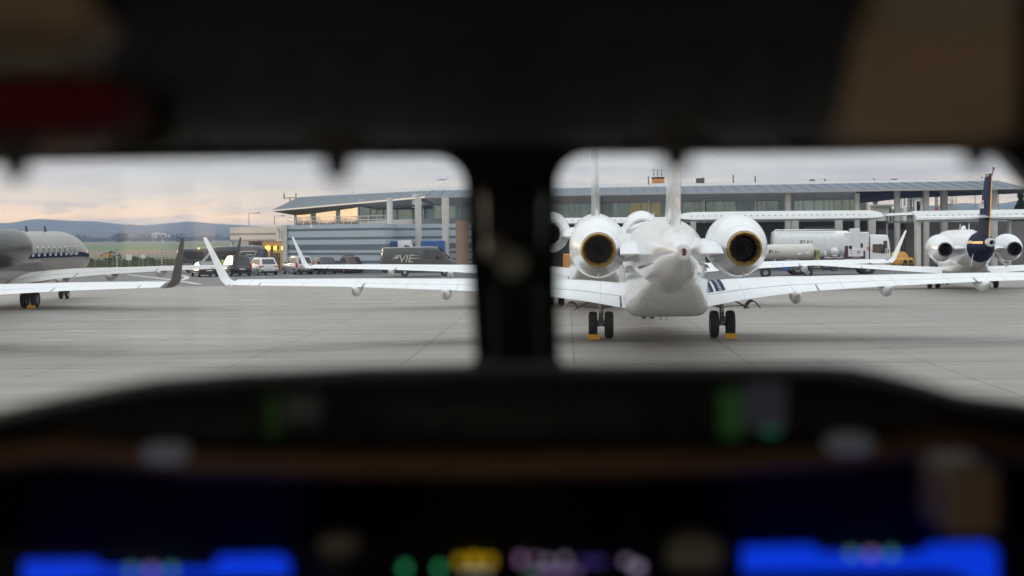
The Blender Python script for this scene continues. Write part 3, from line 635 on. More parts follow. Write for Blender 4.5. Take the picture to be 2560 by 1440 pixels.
# ------------------------------------------------------------------ hills
def hill(name, D, prof, m, depth=900):
    mb = MB(); rows = []
    for k in range(9):
        f = k / 8; row = []
        for px_, py_ in prof:
            p = at(px_, py_, D); h = p.z - 0; X = p.x * (1 + f * depth / D * .3)
            prof_k = math.sin(math.pi * min(1, .02 + f * .98)) ** .8 if f < 1 else 0
            hh = h * (1.0 if abs(f - .5) < .01 else prof_k)
            row.append((X, D + (f - .5) * depth, hh * (1 + .02 * math.sin(px_ * .05 + k * 2)) - .5))
        rows.append(row)
    n = len(prof)
    for i in range(8):
        for j in range(n - 1): mb.add([rows[i][j], rows[i][j + 1], rows[i + 1][j + 1], rows[i + 1][j]], [(0, 1, 2, 3)])
    o = mb.build(name, m, smooth=180); tag(o, kind='structure'); return o
HM = mat('wooded_hill', (.045, .062, .030), .95, var=.4, scale=.012, bump=.5)
def smooth_prof(p, n=6): return [(v.x, v.y) for v in curve([Vector((a, b, 0)) for a, b in p], n)]
hill('hill', 4200, smooth_prof([(-2600, 570), (-2200, 560), (-1500, 552), (-1000, 562), (-600, 568), (-300, 566), (-100, 560), (0, 558), (60, 556), (100, 552), (125, 548), (180, 548), (230, 552), (290, 554), (340, 560), (400, 563), (440, 558), (490, 554), (540, 556), (600, 561), (700, 566), (900, 572), (1300, 570), (1700, 560), (1900, 540), (2050, 523), (2200, 521), (2290, 514), (2340, 509), (2420, 509), (2480, 506), (2540, 499), (2600, 496), (2800, 500), (3200, 540)]), HM)
HM2 = mat('low_wooded_ridge', (.050, .055, .040), .95, var=.5, scale=.02, bump=.5)
hill('hill', 3000, smooth_prof([(-500, 584), (-100, 582), (100, 583), (180, 580), (260, 578), (330, 580), (400, 576), (460, 572), (520, 574), (580, 572), (640, 576), (800, 580), (1300, 578), (2000, 560), (2500, 555), (3000, 560)]), HM2, 500)

# ------------------------------------------------------------------ far wood, bushes, buildings in the fields
LEAF_D = mat('far_leaf', (.040, .052, .022), .9, var=.5, scale=.3)
def leaf_clump(mb, c, r, n, s, sq=(1, 1, 1), m=0):
    for _ in range(n):
        u = Vector((random.gauss(0, 1), random.gauss(0, 1), random.gauss(0, 1))).normalized() * (random.random() ** .4 * r); p = Vector(c) + Vector((u.x * sq[0], u.y * sq[1], u.z * sq[2]))
        a = Vector((random.gauss(0, 1), random.gauss(0, 1), random.gauss(0, 1))).normalized(); b = a.orthogonal().normalized(); q = a.cross(b)
        k = s * random.uniform(.6, 1.3); mb.add([p - b * k, p + q * k * .6, p + b * k, p - q * k * .6], [(0, 1, 2, 3)], m)
mb = MB()
for px_ in range(-200, 1300, 3):
    D = random.uniform(2100, 2700); h = random.uniform(3.6, 7.5) + (5.0 if random.random() < .12 else 0); p = at(px_ + random.uniform(-3, 3), 595, D)
    leaf_clump(mb, (p.x, D, h * .5), h * .6, 26, 1.8, (1.6, 1.5, .9))
for px_, hh in ((300, 7), (310, 6.5), (293, 5.5), (440, 5), (455, 5), (180, 5), (188, 4)):
    p = at(px_, 595, 1700); hh *= 1.5; leaf_clump(mb, (p.x, 1700, hh * .55), hh * .6, 60, 1.5, (1.3, 1.3, .9))
tag(mb.build('distant_wood', LEAF_D, smooth=0, recalc=False), 'dark line of far trees and hedges at the edge of the fields', 'trees', kind='stuff')
SH = mat('shrub_leaf', (.045, .065, .022), .85, var=.5, scale=.8); GR = mat('tall_grass_blade', (.10, .115, .040), .9, var=.4, scale=.5)
mb = MB()
for _ in range(2600):
    px_ = random.uniform(150, 475); D = random.uniform(206, 232); p = at(px_, 640, D); h = random.uniform(.3, .9)
    x, y = p.x, D; w = random.uniform(.1, .3); a = random.uniform(0, 3.14)
    mb.add([(x - w * math.cos(a), y - w * math.sin(a), -.05), (x + w * math.cos(a), y + w * math.sin(a), -.05), (x + random.uniform(-.3, .3), y, h)], [(0, 1, 2)])
tag(mb.build('tall_grass', GR, smooth=0, recalc=False), 'rough grass growing along the airfield fence', 'grass', kind='stuff')
for i, (px_, h, D, lab) in enumerate(((278, 2.0, 222, 'dark rounded bush behind the orange fence sign'), (335, 1.2, 218, 'low green bush between the two white fence signs'), (372, 1.1, 216, 'low bush beside the right striped post'), (222, 1.1, 214, 'low spreading bush next to the nose of the silver jet'))):
    b = MB(); leaf_clump(b, (0, 0, h * .5), h * .55, 240, .16, (1.4, 1.2, .95)); r = at(px_, 640, D); o = empty('bush', (r.x, D, -.06), label=lab, cat='bush')
    b.build('foliage', SH, o, smooth=0, recalc=False); t = MB(); [t.tube([(0, 0, 0), (random.uniform(-.4, .4), random.uniform(-.4, .4), h * .6)], [.04, .015], 5) for _ in range(4)]; t.build('stem', mat('bark', (.07, .05, .035), .9), o)
WB = mat('far_white_wall', (.62, .62, .60), .7, var=.1, scale=.1); GRY = mat('far_grey_roof', (.3, .3, .31), .7)
for px_, w, h, lab in ((392, 14, 12, 'far white industrial block, left of a pair beyond the fields'), (408, 18, 10, 'far white industrial block, right of a pair beyond the fields')):
    p = at(px_, 590, 2500); q = MB(); o = empty('far_building', (p.x, 2500, 0), label=lab, cat='building', group='white blocks beyond the fields')
    q.box(-w / 2, w / 2, -6, 6, 0, h).box(-w / 4, w / 5, -5, 5, h, h + 2.5); q.build('wall', WB, o); q = MB(); q.box(-w / 2 - .2, w / 2 + .2, -6.2, 6.2, h * .3, h * .36).build('roof_band', GRY, o)
for px_, top, lab in ((327, 566, 'thin far radio mast with a wider white head above the fields'), (342, 572, 'slender white far mast right of the radio mast'), (185, 576, 'slender white far mast beside the nose of the silver jet')):
    p = at(px_, top, 2200); q = MB(); q.tube([(p.x, 2200, 0), (p.x, 2200, p.z)], [.4, .25], 6)
    if px_ == 327: q.box(p.x - 2, p.x + 2, 2198, 2202, p.z - 2, p.z + 3)
    tag(q.build('far_mast', GRY), lab, 'mast')

# ------------------------------------------------------------------ airfield fence with striped posts and signs
STEEL = mat('galvanised_steel', (.36, .37, .37), .5, .5, var=.1); BLK = M['black']
fr = empty('wire_fence', (0, 0, 0), label='thin wire fence along the grass edge of the airfield', cat='fence')
ys = 205.5
xs = [at(px_, 660, ys).x for px_ in range(150, 480, 22)]
for x in xs: MB().tube([(x, ys, -.05), (x, ys, 2.1)], .03, 6).build('post', STEEL, fr)
q = MB()
for z in frange(.2, 2.0, 6): q.tube([(xs[0], ys, z), (xs[-1], ys, z)], .006, 4)
q.build('wire', STEEL, fr)
for px_, lab in ((292, 'black and white striped post at the fence, the left one'), (404, 'black and white striped post at the fence, nearer the dark winglet')):
    p = at(px_, 640, 203); q = MB()
    for k in range(14): q.cyl((p.x, 203, k * .155 - .03), (p.x, 203, (k + 1) * .155 - .03), .10, None, 10, k % 2)
    tag(q.build('striped_post', [M['whitebase'], BLK]), lab, 'post', 'striped posts at the fence')
SIGNO = mat('sign_orange', (.75, .34, .02), .6); SIGNW = mat('sign_white', (.70, .70, .68), .6)
for px_, py_, w, h, m, lab in ((267, 639, .55, .50, SIGNO, 'orange square sign on the airfield fence'), (322, 643, .75, .75, SIGNW, 'larger white square sign on the fence'), (357, 641, .55, .5, SIGNW, 'smaller white square sign on the fence')):
    p = at(px_, py_, 205.3); o = empty('fence_sign', (p.x, 205.3, p.z), label=lab, cat='sign', group='signs on the fence')
    MB().box(-w / 2, w / 2, -.02, .02, -h / 2, h / 2).build('board', m, o); MB().box(-.03, .03, .02, .06, -p.z, h / 2 - .02).build('bracket', STEEL, o)

# ------------------------------------------------------------------ terminal
CONC = mat('column_concrete', (.62, .60, .565), .7, var=.08, scale=1.2); ROOF = mat('metal_roof_blue_grey', (.105, .135, .17), .5, .2, var=.10, scale=.4)
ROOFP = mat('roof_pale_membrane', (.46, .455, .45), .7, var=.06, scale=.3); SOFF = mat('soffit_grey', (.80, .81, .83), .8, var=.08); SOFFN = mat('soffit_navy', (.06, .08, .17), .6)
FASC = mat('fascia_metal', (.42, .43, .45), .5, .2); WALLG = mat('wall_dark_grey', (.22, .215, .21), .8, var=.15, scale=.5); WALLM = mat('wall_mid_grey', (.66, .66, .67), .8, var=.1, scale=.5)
GLF = mat('front_glazing', (.16, .29, .34), .05, .4, var=.5, scale=.22, spec=1.0); GLW = mat('side_glazing', (.60, .56, .45), .04, .75, spec=1.0); FRM = mat('window_frame_grey', (.50, .52, .54), .5, .3)
CURT = mat('pale_curtain', (.42, .38, .31), .8, var=.2, scale=1.5, stretch=(6, 6, .2)); BLIND = mat('office_blind', (.30, .38, .38), .5, var=.1, spec=.9)
T = empty('terminal_building', (0, 0, 0), label='long low airport terminal with blue grey metal roof on columns and glazed upper floor', cat='building')
def tp(px, py, D): return at(px, py, D)
def fy(px): return 167 + (px - 1063) * (155 - 167) / (2560 - 1063)     # depth of the eave line along the front
# roof as real surfaces at real depth, thick
def band(pa, pb, n, mb, m=0, dy=None):
    """pa, pb: functions of t -> Vector"""
    A = [pa(i / n) for i in range(n + 1)]; B = [pb(i / n) for i in range(n + 1)]
    for i in range(n): mb.quad(A[i], A[i + 1], B[i + 1], B[i], m)
ev_l, ev_c, ev_r = tp(680, 526, 236), tp(1063, 491.5, 167), tp(2562, 469, 155)
in_l, in_c, in_r = tp(748, 493, 240), tp(1083, 476, 171), tp(2490, 452, 161)
tp_l, tp_c, tp_r = tp(872, 488, 246), tp(1105, 465, 184), tp(2470, 446, 175)
mb = MB()
mb.quad(ev_l, ev_c, in_c, in_l); mb.quad(ev_c, ev_r, in_r, in_c)
mb.quad(in_l, in_c, tp_c, tp_l, 1); mb.quad(in_c, in_r, tp_r, tp_c, 1)
bk_l, bk_c, bk_r = tp_l + Vector((14, 6, -1)), tp_c + Vector((6, 20, -.5)), tp_r + Vector((3, 20, -.5)); ev_b = ev_r + Vector((6, 18, 0))
mb.quad(tp_l, tp_c, bk_c, bk_l, 1); mb.quad(tp_c, tp_r, bk_r, bk_c, 1)
mb.add([ev_r, ev_b, in_r], [(0, 1, 2)]); mb.add([in_r, ev_b, bk_r, tp_r], [(0, 1, 2, 3)], 1); mb.add([in_l, tp_l, bk_l, ev_l + Vector((6, 8, 0))], [(0, 1, 2, 3)], 1); mb.add([ev_l, in_l, ev_l + Vector((6, 8, 0))], [(0, 1, 2)])
roof = mb.build('roof', [ROOF, ROOFP], T, smooth=0)
# standing seams of the slope and the eave board
q = MB(); n = 44
for i in range(n + 1):
    t = i / n; a = ev_c.lerp(ev_r, t); b = in_c.lerp(in_r, t * 1.0); q.tube([a + Vector((0, 0, .03)), b + Vector((0, 0, .03))], .022, 4)
for i in range(30):
    t = i / 29; q.tube([ev_l.lerp(ev_c, t) + Vector((0, 0, .03)), in_l.lerp(in_c, t) + Vector((0, 0, .03))], .022, 4)
q.build('roof_seam', ROOF, roof)
q = MB(); up = Vector((0, 0, .14)); th = Vector((.0, .35, -.0))
for a, b in ((ev_l, ev_c), (ev_c, ev_r)):
    for s0, s1, m in ((a, b, 0),): q.add([s0 - up, s1 - up, s1 + up * .3, s0 + up * .3, s0 - up + th, s1 - up + th, s1 + up * .3 + th, s0 + up * .3 + th], [(0, 1, 2, 3), (4, 7, 6, 5), (0, 4, 5, 1), (3, 2, 6, 7), (0, 3, 7, 4), (1, 5, 6, 2)])
q.build('eave_board', FASC, T, smooth=0)
# soffit
dz = Vector((0, 0, -.13)); q = MB()
sw_l, sw_c = ev_l + Vector((3.2, .6, -.75)), ev_c + Vector((3.2, 3.2, -.55))
def s_in(px, drop): p = tp(px, 520, fy(px) + 4.0); p.z = ev_c.z - drop; return p
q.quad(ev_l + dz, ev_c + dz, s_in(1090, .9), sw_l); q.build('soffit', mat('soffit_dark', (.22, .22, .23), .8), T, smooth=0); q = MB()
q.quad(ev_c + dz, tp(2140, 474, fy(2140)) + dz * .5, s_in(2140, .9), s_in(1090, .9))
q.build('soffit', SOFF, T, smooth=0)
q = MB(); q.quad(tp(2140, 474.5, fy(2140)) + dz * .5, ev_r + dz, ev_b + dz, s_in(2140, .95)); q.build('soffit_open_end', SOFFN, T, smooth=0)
q = MB(); q.add([s_in(2140, .2), s_in(2140, 1.3), s_in(2330, .55), s_in(2330, .2)], [(0, 1, 2, 3)]); q.build('edge_beam', SOFFN, T, smooth=0)
# upper floor, left face: curtained glazing that mirrors the evening sky
def left_wall(t, z):   # t 0..1 from far left to front corner
    a = Vector((tp(738, 540, 238).x, 238, 0)); b = Vector((tp(897, 540, 195).x, 195, 0)); p = a.lerp(b, t); p.z = z; return p
lw_n = Vector((-.9, -.42, 0)).normalized()
z0w, z1w = 4.9, 7.75
def zt_l(t): return lerp(6.55, 7.1, t)
breaks = [0, .30, .345, .70, .725, 1.0]
for i in range(5):
    t0, t1 = breaks[i], breaks[i + 1]
    fo = MB(); fo.add([left_wall(t0, z0w), left_wall(t1, z0w), left_wall(t1, zt_l(t1) + .3), left_wall(t0, zt_l(t0) + .3)], [(0, 1, 2, 3)])
    w = fo.build('window', CURT if False else GLW, T, smooth=0)
q = MB()
for t in (.0, .30, .345, .70, .725, 1.0):
    p = left_wall(t, z0w); q.box(p.x - .12, p.x + .12, p.y - .25, p.y + .1, z0w - .1, zt_l(t) + .3)
q.build('mullion', FRM, T, smooth=0)
# front upper floor: glazing bays behind the columns
def fw(px, z, back=4.0):
    D = fy(px) + back + (0 if px >= 1031 or back > 7 else 19.5 + (1031 - px) / 134 * 2); p = at(px, 540, D); return Vector((p.x, D, z))
ZB, ZT = 5.35, 6.88
bays = [897, 925, 958, 992, 1030.9, 1085, 1150, 1215, 1290, 1370] + list(range(1420, 1480, 29)) + [1505, 1532, 1546, 1573, 1602, 1626, 1652, 1680, 1708, 1735, 1761, 1786, 1811, 1838, 1865, 1890, 1917, 1945, 1985, 2008, 2035, 2060, 2085, 2105, 2125, 2152]
q = MB(); bays2 = []
for i in range(len(bays) - 1):
    a, b = bays[i], bays[i + 1]; zt_ = ZT if a >= 1030.9 else 7.25; g = MB(); g.quad(fw(a, ZB), fw(b, ZB), fw(b, zt_), fw(a, zt_))
    bl = i in (6, 13, 19, 20, 26, 27, 30); o = g.build('window', BLIND if bl else GLF, T, smooth=0)
    p = fw(a, ZB); q.box(p.x - .05, p.x + .05, p.y - .12, p.y + .05, ZB, zt_)
    if i % 3 == 1: m_ = fw((a + b) / 2, ZB); q.box(m_.x - .03, m_.x + .03, m_.y - .08, m_.y + .04, ZB, ZT)
a, b = fw(1031, ZT), fw(2160, ZT)
for i in range(4): c_, d_ = fw(bays[i], 7.25), fw(bays[i + 1], 7.25); q.quad(c_, d_, d_ + Vector((0, 0, .12)), c_ + Vector((0, 0, .12)))
q.quad(a + Vector((0, -.1, 0)), b + Vector((0, -.1, 0)), b + Vector((0, -.1, .12)), a + Vector((0, -.1, .12)))
q.build('mullion', FRM, T, smooth=0)
g = MB(); g.quad(fw(1031, ZT + .1), fw(2152, ZT + .1), fw(2152, 8.0), fw(1031, 8.0)); g.quad(fw(897, 7.3), fw(1030.9, 7.3), fw(1030.9, 8.0), fw(897, 8.0)); g.build('upper_wall', WALLM, T, smooth=0)
g = MB(); g.quad(fw(1031, 4.6), fw(2190, 4.6), fw(2190, ZB - .002), fw(1031, ZB - .002)); g.quad(fw(897, 4.6), fw(1031, 4.6), fw(1031, ZB - .002), fw(897, ZB - .002)); g.build('parapet_wall', mat('parapet_grey', (.30, .31, .33), .7, var=.08), T, smooth=0)
# warm lit rooms behind two of the panes
LIT = mat('lit_room', (.25, .22, .12), .6, emit=((1.0, .82, .40), .10))
g = MB()
for a, b in ((1575, 1600), (1604, 1624), (1628, 1650)): g.quad(fw(a, ZB + .05, 3.93), fw(b, ZB + .05, 3.93), fw(b, ZT - .08, 3.93), fw(a, ZT - .08, 3.93))
g.build('lit_window', LIT, T, smooth=0)
# green glass end bay and its thin frame
g = MB(); a = fw(2152, 4.9, 3.95); b = fw(2166, 4.9, 5.0); g.quad(a, b, b + Vector((0, 0, 1.9)), a + Vector((0, 0, 1.9))); g.build('glass_end', mat('green_glazing', (.05, .16, .15), .1, spec=.8), T, smooth=0)
# ground floor behind the canopies
gz = 4.6
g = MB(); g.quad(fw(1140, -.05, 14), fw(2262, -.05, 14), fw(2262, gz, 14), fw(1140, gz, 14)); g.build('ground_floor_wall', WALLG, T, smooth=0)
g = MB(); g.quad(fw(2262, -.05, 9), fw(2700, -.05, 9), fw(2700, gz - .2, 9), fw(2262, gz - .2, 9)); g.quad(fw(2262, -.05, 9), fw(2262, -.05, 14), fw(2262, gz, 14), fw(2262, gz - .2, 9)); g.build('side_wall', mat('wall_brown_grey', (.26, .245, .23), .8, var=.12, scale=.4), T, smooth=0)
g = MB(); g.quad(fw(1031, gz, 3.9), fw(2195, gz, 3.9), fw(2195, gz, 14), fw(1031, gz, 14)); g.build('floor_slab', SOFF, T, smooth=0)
g = MB()
for a, b, za, zb, bk, m in ((2010, 2090, 2.75, 4.1, 13.9, 0), (2010, 2090, 1.2, 2.6, 13.9, 1), (2115, 2178, .2, 3.6, 13.9, 1), (2196, 2260, -.02, 3.7, 13.85, 1), (1706, 1790, 2.0, 3.2, 13.9, 2)):
    g.quad(fw(a, za, bk), fw(b, za, bk), fw(b, zb, bk), fw(a, zb, bk), m)
g.build('wall_panel', [mat('panel_pale', (.62, .61, .60), .6), WALLM, mat('panel_dark', (.05, .05, .055), .5)], T, smooth=0)
# round and square columns
for px_, r, bk, zt in ((975, .30, -3, 7.45), (1046, .33, -5.5, 7.4), (1114, .36, -8, 7.3), (1490, .30, 1, 7.6), (1970, .33, 1.2, 7.75), (2143, .28, 1.5, 7.7), (2243, .30, 2, 7.6), (2360, .38, 4, 7.6), (2484, .38, 2, 7.8)):
    D = fy(px_) + bk; p = at(px_, 560, D); MB().cyl((p.x, D, -.05), (p.x, D, zt), r, None, 18).build('column', CONC, T)
D = fy(2315) + 2; p = at(2315, 520, D); MB().bbox(p.x - .26, p.x + .26, D - .26, D + .26, -.05, 7.75, .03).build('column', CONC, T)
for px_ in (1622, 1760, 1889): D = fy(px_) + 3; p = at(px_, 500, D); MB().box(p.x - .07, p.x + .07, D - .07, D + .07, gz, 7.3).build('downpipe', mat('pipe_white', (.7, .7, .7), .5), T)
D = fy(1505) + 1; p = at(1505, 520, D); MB().box(p.x - .06, p.x + .06, D - .06, D + .06, 0, 7.3).build('downpipe', mat('pipe_brown', (.10, .07, .07), .6), T)
for px_, w in ((1990, .38), (2099, .42), (2182, .42), (1735, .3), (1590, .3)):
    D = 158; p = at(px_, 600, D); MB().bbox(p.x - w, p.x + w * .55, D - .4, D + .4, -.05, 4.9, .04).build('column', CONC, T)
# roof furniture
q = MB()
for px_, top in ((842, 487), (867, 488), (882, 478), (945, 478), (893, 488), (965, 484)):
    t = max(0, min(1, (px_ - 748) / 350)); p = tp(px_, top, lerp(240, 176, t)); q.tube([(p.x, p.y, p.z - 3), p], .12 if px_ in (842, 945, 893) else .05, 6)
for px_, top in ((1757, 443), (1833, 437), (1888, 440), (2185, 446), (2315, 447), (2455, 442), (2062, 447), (1621, 441)):
    p = tp(px_, top, 176); q.tube([(p.x, p.y, p.z - 1.4), p], .07, 6); 
for px_, top, w in ((1750, 448, .9), (2030, 451, .5), (2235, 449, .6)): p = tp(px_, top, 178); q.box(p.x - w / 2, p.x + w / 2, p.y - .3, p.y + .3, p.z - 1.0, p.z + .1)
q.build('roof_vent', M['darksteel'], roof)
def yagi(px, top, base, D, lab):
    p = at(px, top, D); zb = at(px, base, D).z; q = MB(); q.tube([(p.x, D, zb), (p.x, D, p.z)], .08, 6); w = .9
    q.tube([(p.x - w, D, p.z - .1), (p.x + w, D, p.z - .1)], .06, 5)
    for s_ in (-w, w): q.tube([(p.x + s_, D, p.z - .3), (p.x + s_, D, p.z + .6)], .1, 5)
    return tag(q.build('roof_antenna', M['darksteel']), lab, 'antenna')
yagi(725, 493, 512, 243, 'two pronged antenna on the left end of the terminal roof')
# orange box with three hooked lamps on the roof
o = empty('roof_beacon_box', tuple(tp(1645, 452, 180)), label='small orange lit sign box with three hooked lamps on the terminal roof', cat='sign box'); q = MB(); q.bbox(-.7, .7, -.3, .3, -.3, .25, .06); q.build('lit_box', mat('orange_box', (.50, .20, .06), .5, emit=((1, .42, .12), .10), var=.5, scale=5), o)
MB().bbox(-.72, .72, -.35, .35, .26, .42, .04).build('cap', M['black'], o)
for x in (-.45, -.05, .4): MB().tube([(x, 0, .5), (x, 0, 1.2), (x - .1, 0, 1.32), (x - .35, 0, 1.2)], .045, 6).build('hooked_lamp', M['black'], o)
# canopies in front
CANW = mat('canopy_white', (.66, .66, .65), .55, var=.05, scale=.4); CANU = mat('canopy_underside', (.36, .36, .36), .7)
def canopy(px0, px1, D, ytop0, ytop1, hpx, lab, name='canopy', dep=5.5, notch=True, taper=True):
    a = at(px0, ytop0, D); b = at(px1, ytop1, D - (px1 - px0) * .004); h = hpx * D / F; o = empty(name, (a.x, a.y, 0), label=lab, cat='canopy', group='white canopies in front of the terminal')
    u = Vector((b.x - a.x, b.y - a.y, 0)); L = u.length; u.normalize(); v = Vector((-u.y, u.x, 0)); q = MB(); rings = []
    for t in (0, .02, .06, .5, .94, .98, 1.0):
        k = 1.0
        if taper: k = {0: .45, .02: .7, .06: .95, .94: .95, .98: .7, 1.0: .35}.get(t, 1.0)
        zt = lerp(a.z, b.z, t); c = u * (L * t)
        rings.append([(c + v * y + Vector((0, 0, zt - h + z * h * (k if z < .99 else 1)))) for y, z in ((0.0, .10), (-.05, .18), (.05, .3), (.9, .72), (2.4, 1.0), (dep, .9), (dep, .6), (1.2, .03), (.5, 0.0))])
        if taper and k < 1:
            zc = zt - h * .45; rings[-1] = [Vector((p.x, p.y, zc + (p.z - zc) * k)) for p in rings[-1]]
    q.loft(rings); q.build('roof', CANW, o, 30)
    if notch:
        q = MB(); n = int(L / .55)
        for i in range(2, n - 2):
            c = u * (L * i / n) + v * .42; z = lerp(a.z, b.z, i / n) - h + h * .52; q.add([c + Vector((-.10, -.03, z)), c + Vector((.08, -.03, z)), c + Vector((.03, -.0, z + .06)), c + Vector((-.10, 0, z + .06))], [(0, 1, 2, 3)])
        q.build('vent_slot', M['darksteel'], o, smooth=0)
    return o, a, b, u, v, h
canopy(1700, 2212, 150, 529, 524, 25, 'long white canopy along the terminal above the fuel truck')
canopy(1385, 1692, 150, 544, 541, 18, 'lower white canopy behind the gold rimmed left exhaust')
c2 = canopy(2290, 2640, 146, 527, 521, 27, 'white canopy behind the navy tail fin', taper=False)
canopy(2216, 2288, 148, 533, 530, 8, 'thin white link roof between two canopies', notch=False, taper=False)
for px_, w in ((2295, 13), (2524, 6)):
    p = at(px_, 600, 146.5); ww = w * 146.5 / F / 2; tag(MB().bbox(p.x - ww, p.x + ww, 146.3, 147.0, 0, 4.7, .04).build('canopy_column', CONC), 'square grey column under the right canopy, ' + ('at its left end' if px_ < 2400 else 'behind the small jet engine'), 'column', 'columns under the canopies')
q = MB(); p0, p1 = at(2216, 553, 149), at(2290, 551, 149); q.box(p0.x, p1.x, 148.8, 149.1, p0.z - .18, p0.z); q.box(p0.x + 1.9, p0.x + 2.0, 148.8, 149, p0.z, p0.z + .7); q.box(p0.x - .05, p0.x + .1, 148.8, 149, 0, p0.z + .7); tag(q.build('canopy_beam', CANU), 'grey cross beam under the link between the canopies', 'beam')

# striped ground floor block on the left
ZS = lambda y: 3.5 - (y - 594) * 161 / 4000
SB = empty('striped_building', (0, 0, 0), label='flat roofed block clad in light and dark blue grey horizontal stripes', cat='building')
cols = [mat('cladding_light', (.46, .53, .59), .5, .1, var=.05, scale=.5), mat('cladding_dark', (.135, .175, .215), .5, .1, var=.06, scale=.5)]
edges = [(563, 573, 0), (573, 579, 1), (579, 594, 0), (594, 600.5, 1), (600.5, 612, 0), (612, 626, 1), (626, 632, 0), (632, 638.5, 1), (638.5, 651, 0), (651, 658, 1), (658, 665, 0), (665, 684, 1)]
xa = at(719, 620, 161).x; xb = at(962, 620, 152).x; xc = at(1180, 620, 163).x
q = MB()
for a, b, m in edges:
    z1, z0 = ZS(a), max(-.05, ZS(b)); q.quad((xa, 161, z0), (xb, 152.5, z0), (xb, 152.5, z1), (xa, 161, z1), m)
    q.quad((xb, 152.5, z0), (xb + .3, 164, z0), (xb + .3, 164, z1), (xb, 152.5, z1), m); q.quad((xb + .3, 164, z0), (xc, 164, z0), (xc, 164, z1), (xb + .3, 164, z1), m)
    q.quad((xa, 161, z0), (xa - .6, 185, z0), (xa - .6, 185, z1), (xa, 161, z1), m)
zt = ZS(563); q.quad((xa, 161, zt), (xb, 152.5, zt), (xb + .3, 190, zt), (xa - .6, 190, zt), 0); q.build('wall', cols, SB, smooth=0)
q = MB(); q.box(xa - .5, xa - .01, 160.8, 161.3, -.05, zt + .02); q.build('corner_post', CONC, SB)
q = MB()
for i in range(13):
    t = i / 12; x = lerp(xa, xb, t); y = lerp(161, 152.5, t) + .5; q.box(x - .025, x + .025, y - .02, y + .02, zt, zt + .75)
for zz in (zt + .40, zt + .75): q.tube([(xa, 161.5, zz), (xb, 153, zz)], .03, 5)
q.build('railing', M['gearwhite'], SB)
q = MB(); p = at(780, 567, 159.4); q.bbox(p.x - .15, p.x + .15, 158.7, 159.2, p.z - .18, p.z + .18, .04); q.build('wall_lamp', M['whitebase'], SB)
# beige block with an open bay, pale sign panel and yellow lit inner wall
BB = empty('beige_building', (0, 0, 0), label='low beige block with grey bands and an open vehicle bay lit yellow inside', cat='building')
bg = mat('beige_cladding', (.84, .71, .59), .6, var=.05, scale=.4); bd = mat('beige_band', (.38, .33, .32), .6)
zb = lambda y: 3.5 - (y - 595) * 172 / 4000
x0, x1 = at(575, 590, 172).x, at(718, 590, 166).x; q = MB()
for a, b, m in ((568, 574, 0), (574, 583, 0), (583, 588, 1), (588, 599, 0), (599, 603.5, 1)):
    q.quad((x0, 172, zb(b)), (x1, 167, zb(b)), (x1, 167, zb(a)), (x0, 172, zb(a)), m); q.quad((x0, 172, zb(b)), (x0, 172, zb(a)), (x0 + .5, 190, zb(a)), (x0 + .5, 190, zb(b)), m)
q.quad((x0, 172, zb(568)), (x1, 167, zb(568)), (x1, 190, zb(568)), (x0, 190, zb(568)), 0); q.quad((x0, 172, zb(603.5)), (x1, 167, zb(603.5)), (x1, 190, zb(603.5)), (x0, 190, zb(603.5)), 1); q.build('wall', [bg, bd], BB, smooth=0)
q = MB(); q.bbox(x0, x0 + .28, 172, 172.4, -.05, zb(603.5), .03); q.build('column', bg, BB)
q = MB(); q.quad((x0, 184, -.05), (at(655, 640, 184).x, 184, -.05), (at(655, 640, 184).x, 184, zb(603)), (x0, 184, zb(603))); q.build('inner_wall', WALLG, BB, smooth=0)
YW = mat('yellow_inner_wall', (.60, .50, .34), .7, var=.08); q = MB(); xi0, xi1 = at(655, 640, 178).x, at(716, 640, 178).x
q.quad((xi0, 178, -.05), (xi1, 178, -.05), (xi1, 178, zb(603)), (xi0, 178, zb(603))); q.quad((xi0, 178, -.05), (xi0 - .4, 184, -.05), (xi0 - .4, 184, zb(603)), (xi0, 178, zb(603))); q.build('lit_wall', YW, BB, smooth=0)
q = MB()
for a, b in ((664, 676), (685, 691), (704, 710)): pa, pb = at(a, 624, 177.9), at(b, 616, 177.9); q.box(pa.x, pb.x, 177.84, 177.94, pa.z, pb.z)
q.build('yellow_light_panel', mat('yellow_light', (.8, .45, .04), .5, emit=((1, .55, .08), 3.5)), BB)
q = MB()
for a, b, t, bb in ((677, 682, 616, 680), (692, 696, 616, 624), (685, 699, 632, 681), (708, 714, 632, 681)): pa, pb = at(a, bb, 177.9), at(b, t, 177.9); q.box(pa.x, pb.x, 177.78, 177.96, max(0, pa.z), pb.z)
q.build('door', M['darksteel'], BB)
bl = bpy.data.lights.new('bay_lamp', 'AREA'); bl.energy = 150; bl.color = (1.0, .76, .46); bl.size = 3.0; bo = bpy.data.objects.new('bay_lamp', bl); COL.objects.link(bo); bo.location = at(684, 606, 174.5); bo.location.z = zb(603.5) - .12; bo.rotation_euler = (rad(35), 0, 0)
SP = empty('sign_panel', tuple(at(704, 583, 164)), label='square pale cream sign panel with thin strokes at the corner of the striped block', cat='sign'); w = 14 * 164 / F; h = 20 * 164 / F
MB().box(-w, w, -.05, .05, -h, h).build('board', mat('sign_cream', (.88, .82, .69), .6, var=.04, scale=1), SP)
q = MB()
for x, z0, z1 in ((-.28, -.55, .55), (-.20, -.55, .50), (-.05, -.62, .35), (.02, -.62, .30), (-.42, .1, .6)): q.box(x, x + .035, -.062, -.052, z0, z1)
q.tube([(-.4, -.06, .5), (-.1, -.06, .1)], .025, 4); q.tube([(-.2, -.06, .5), (.15, -.06, .62)], .02, 4); q.build('sign_mark', mat('sign_grey_mark', (.33, .30, .25), .6), SP)
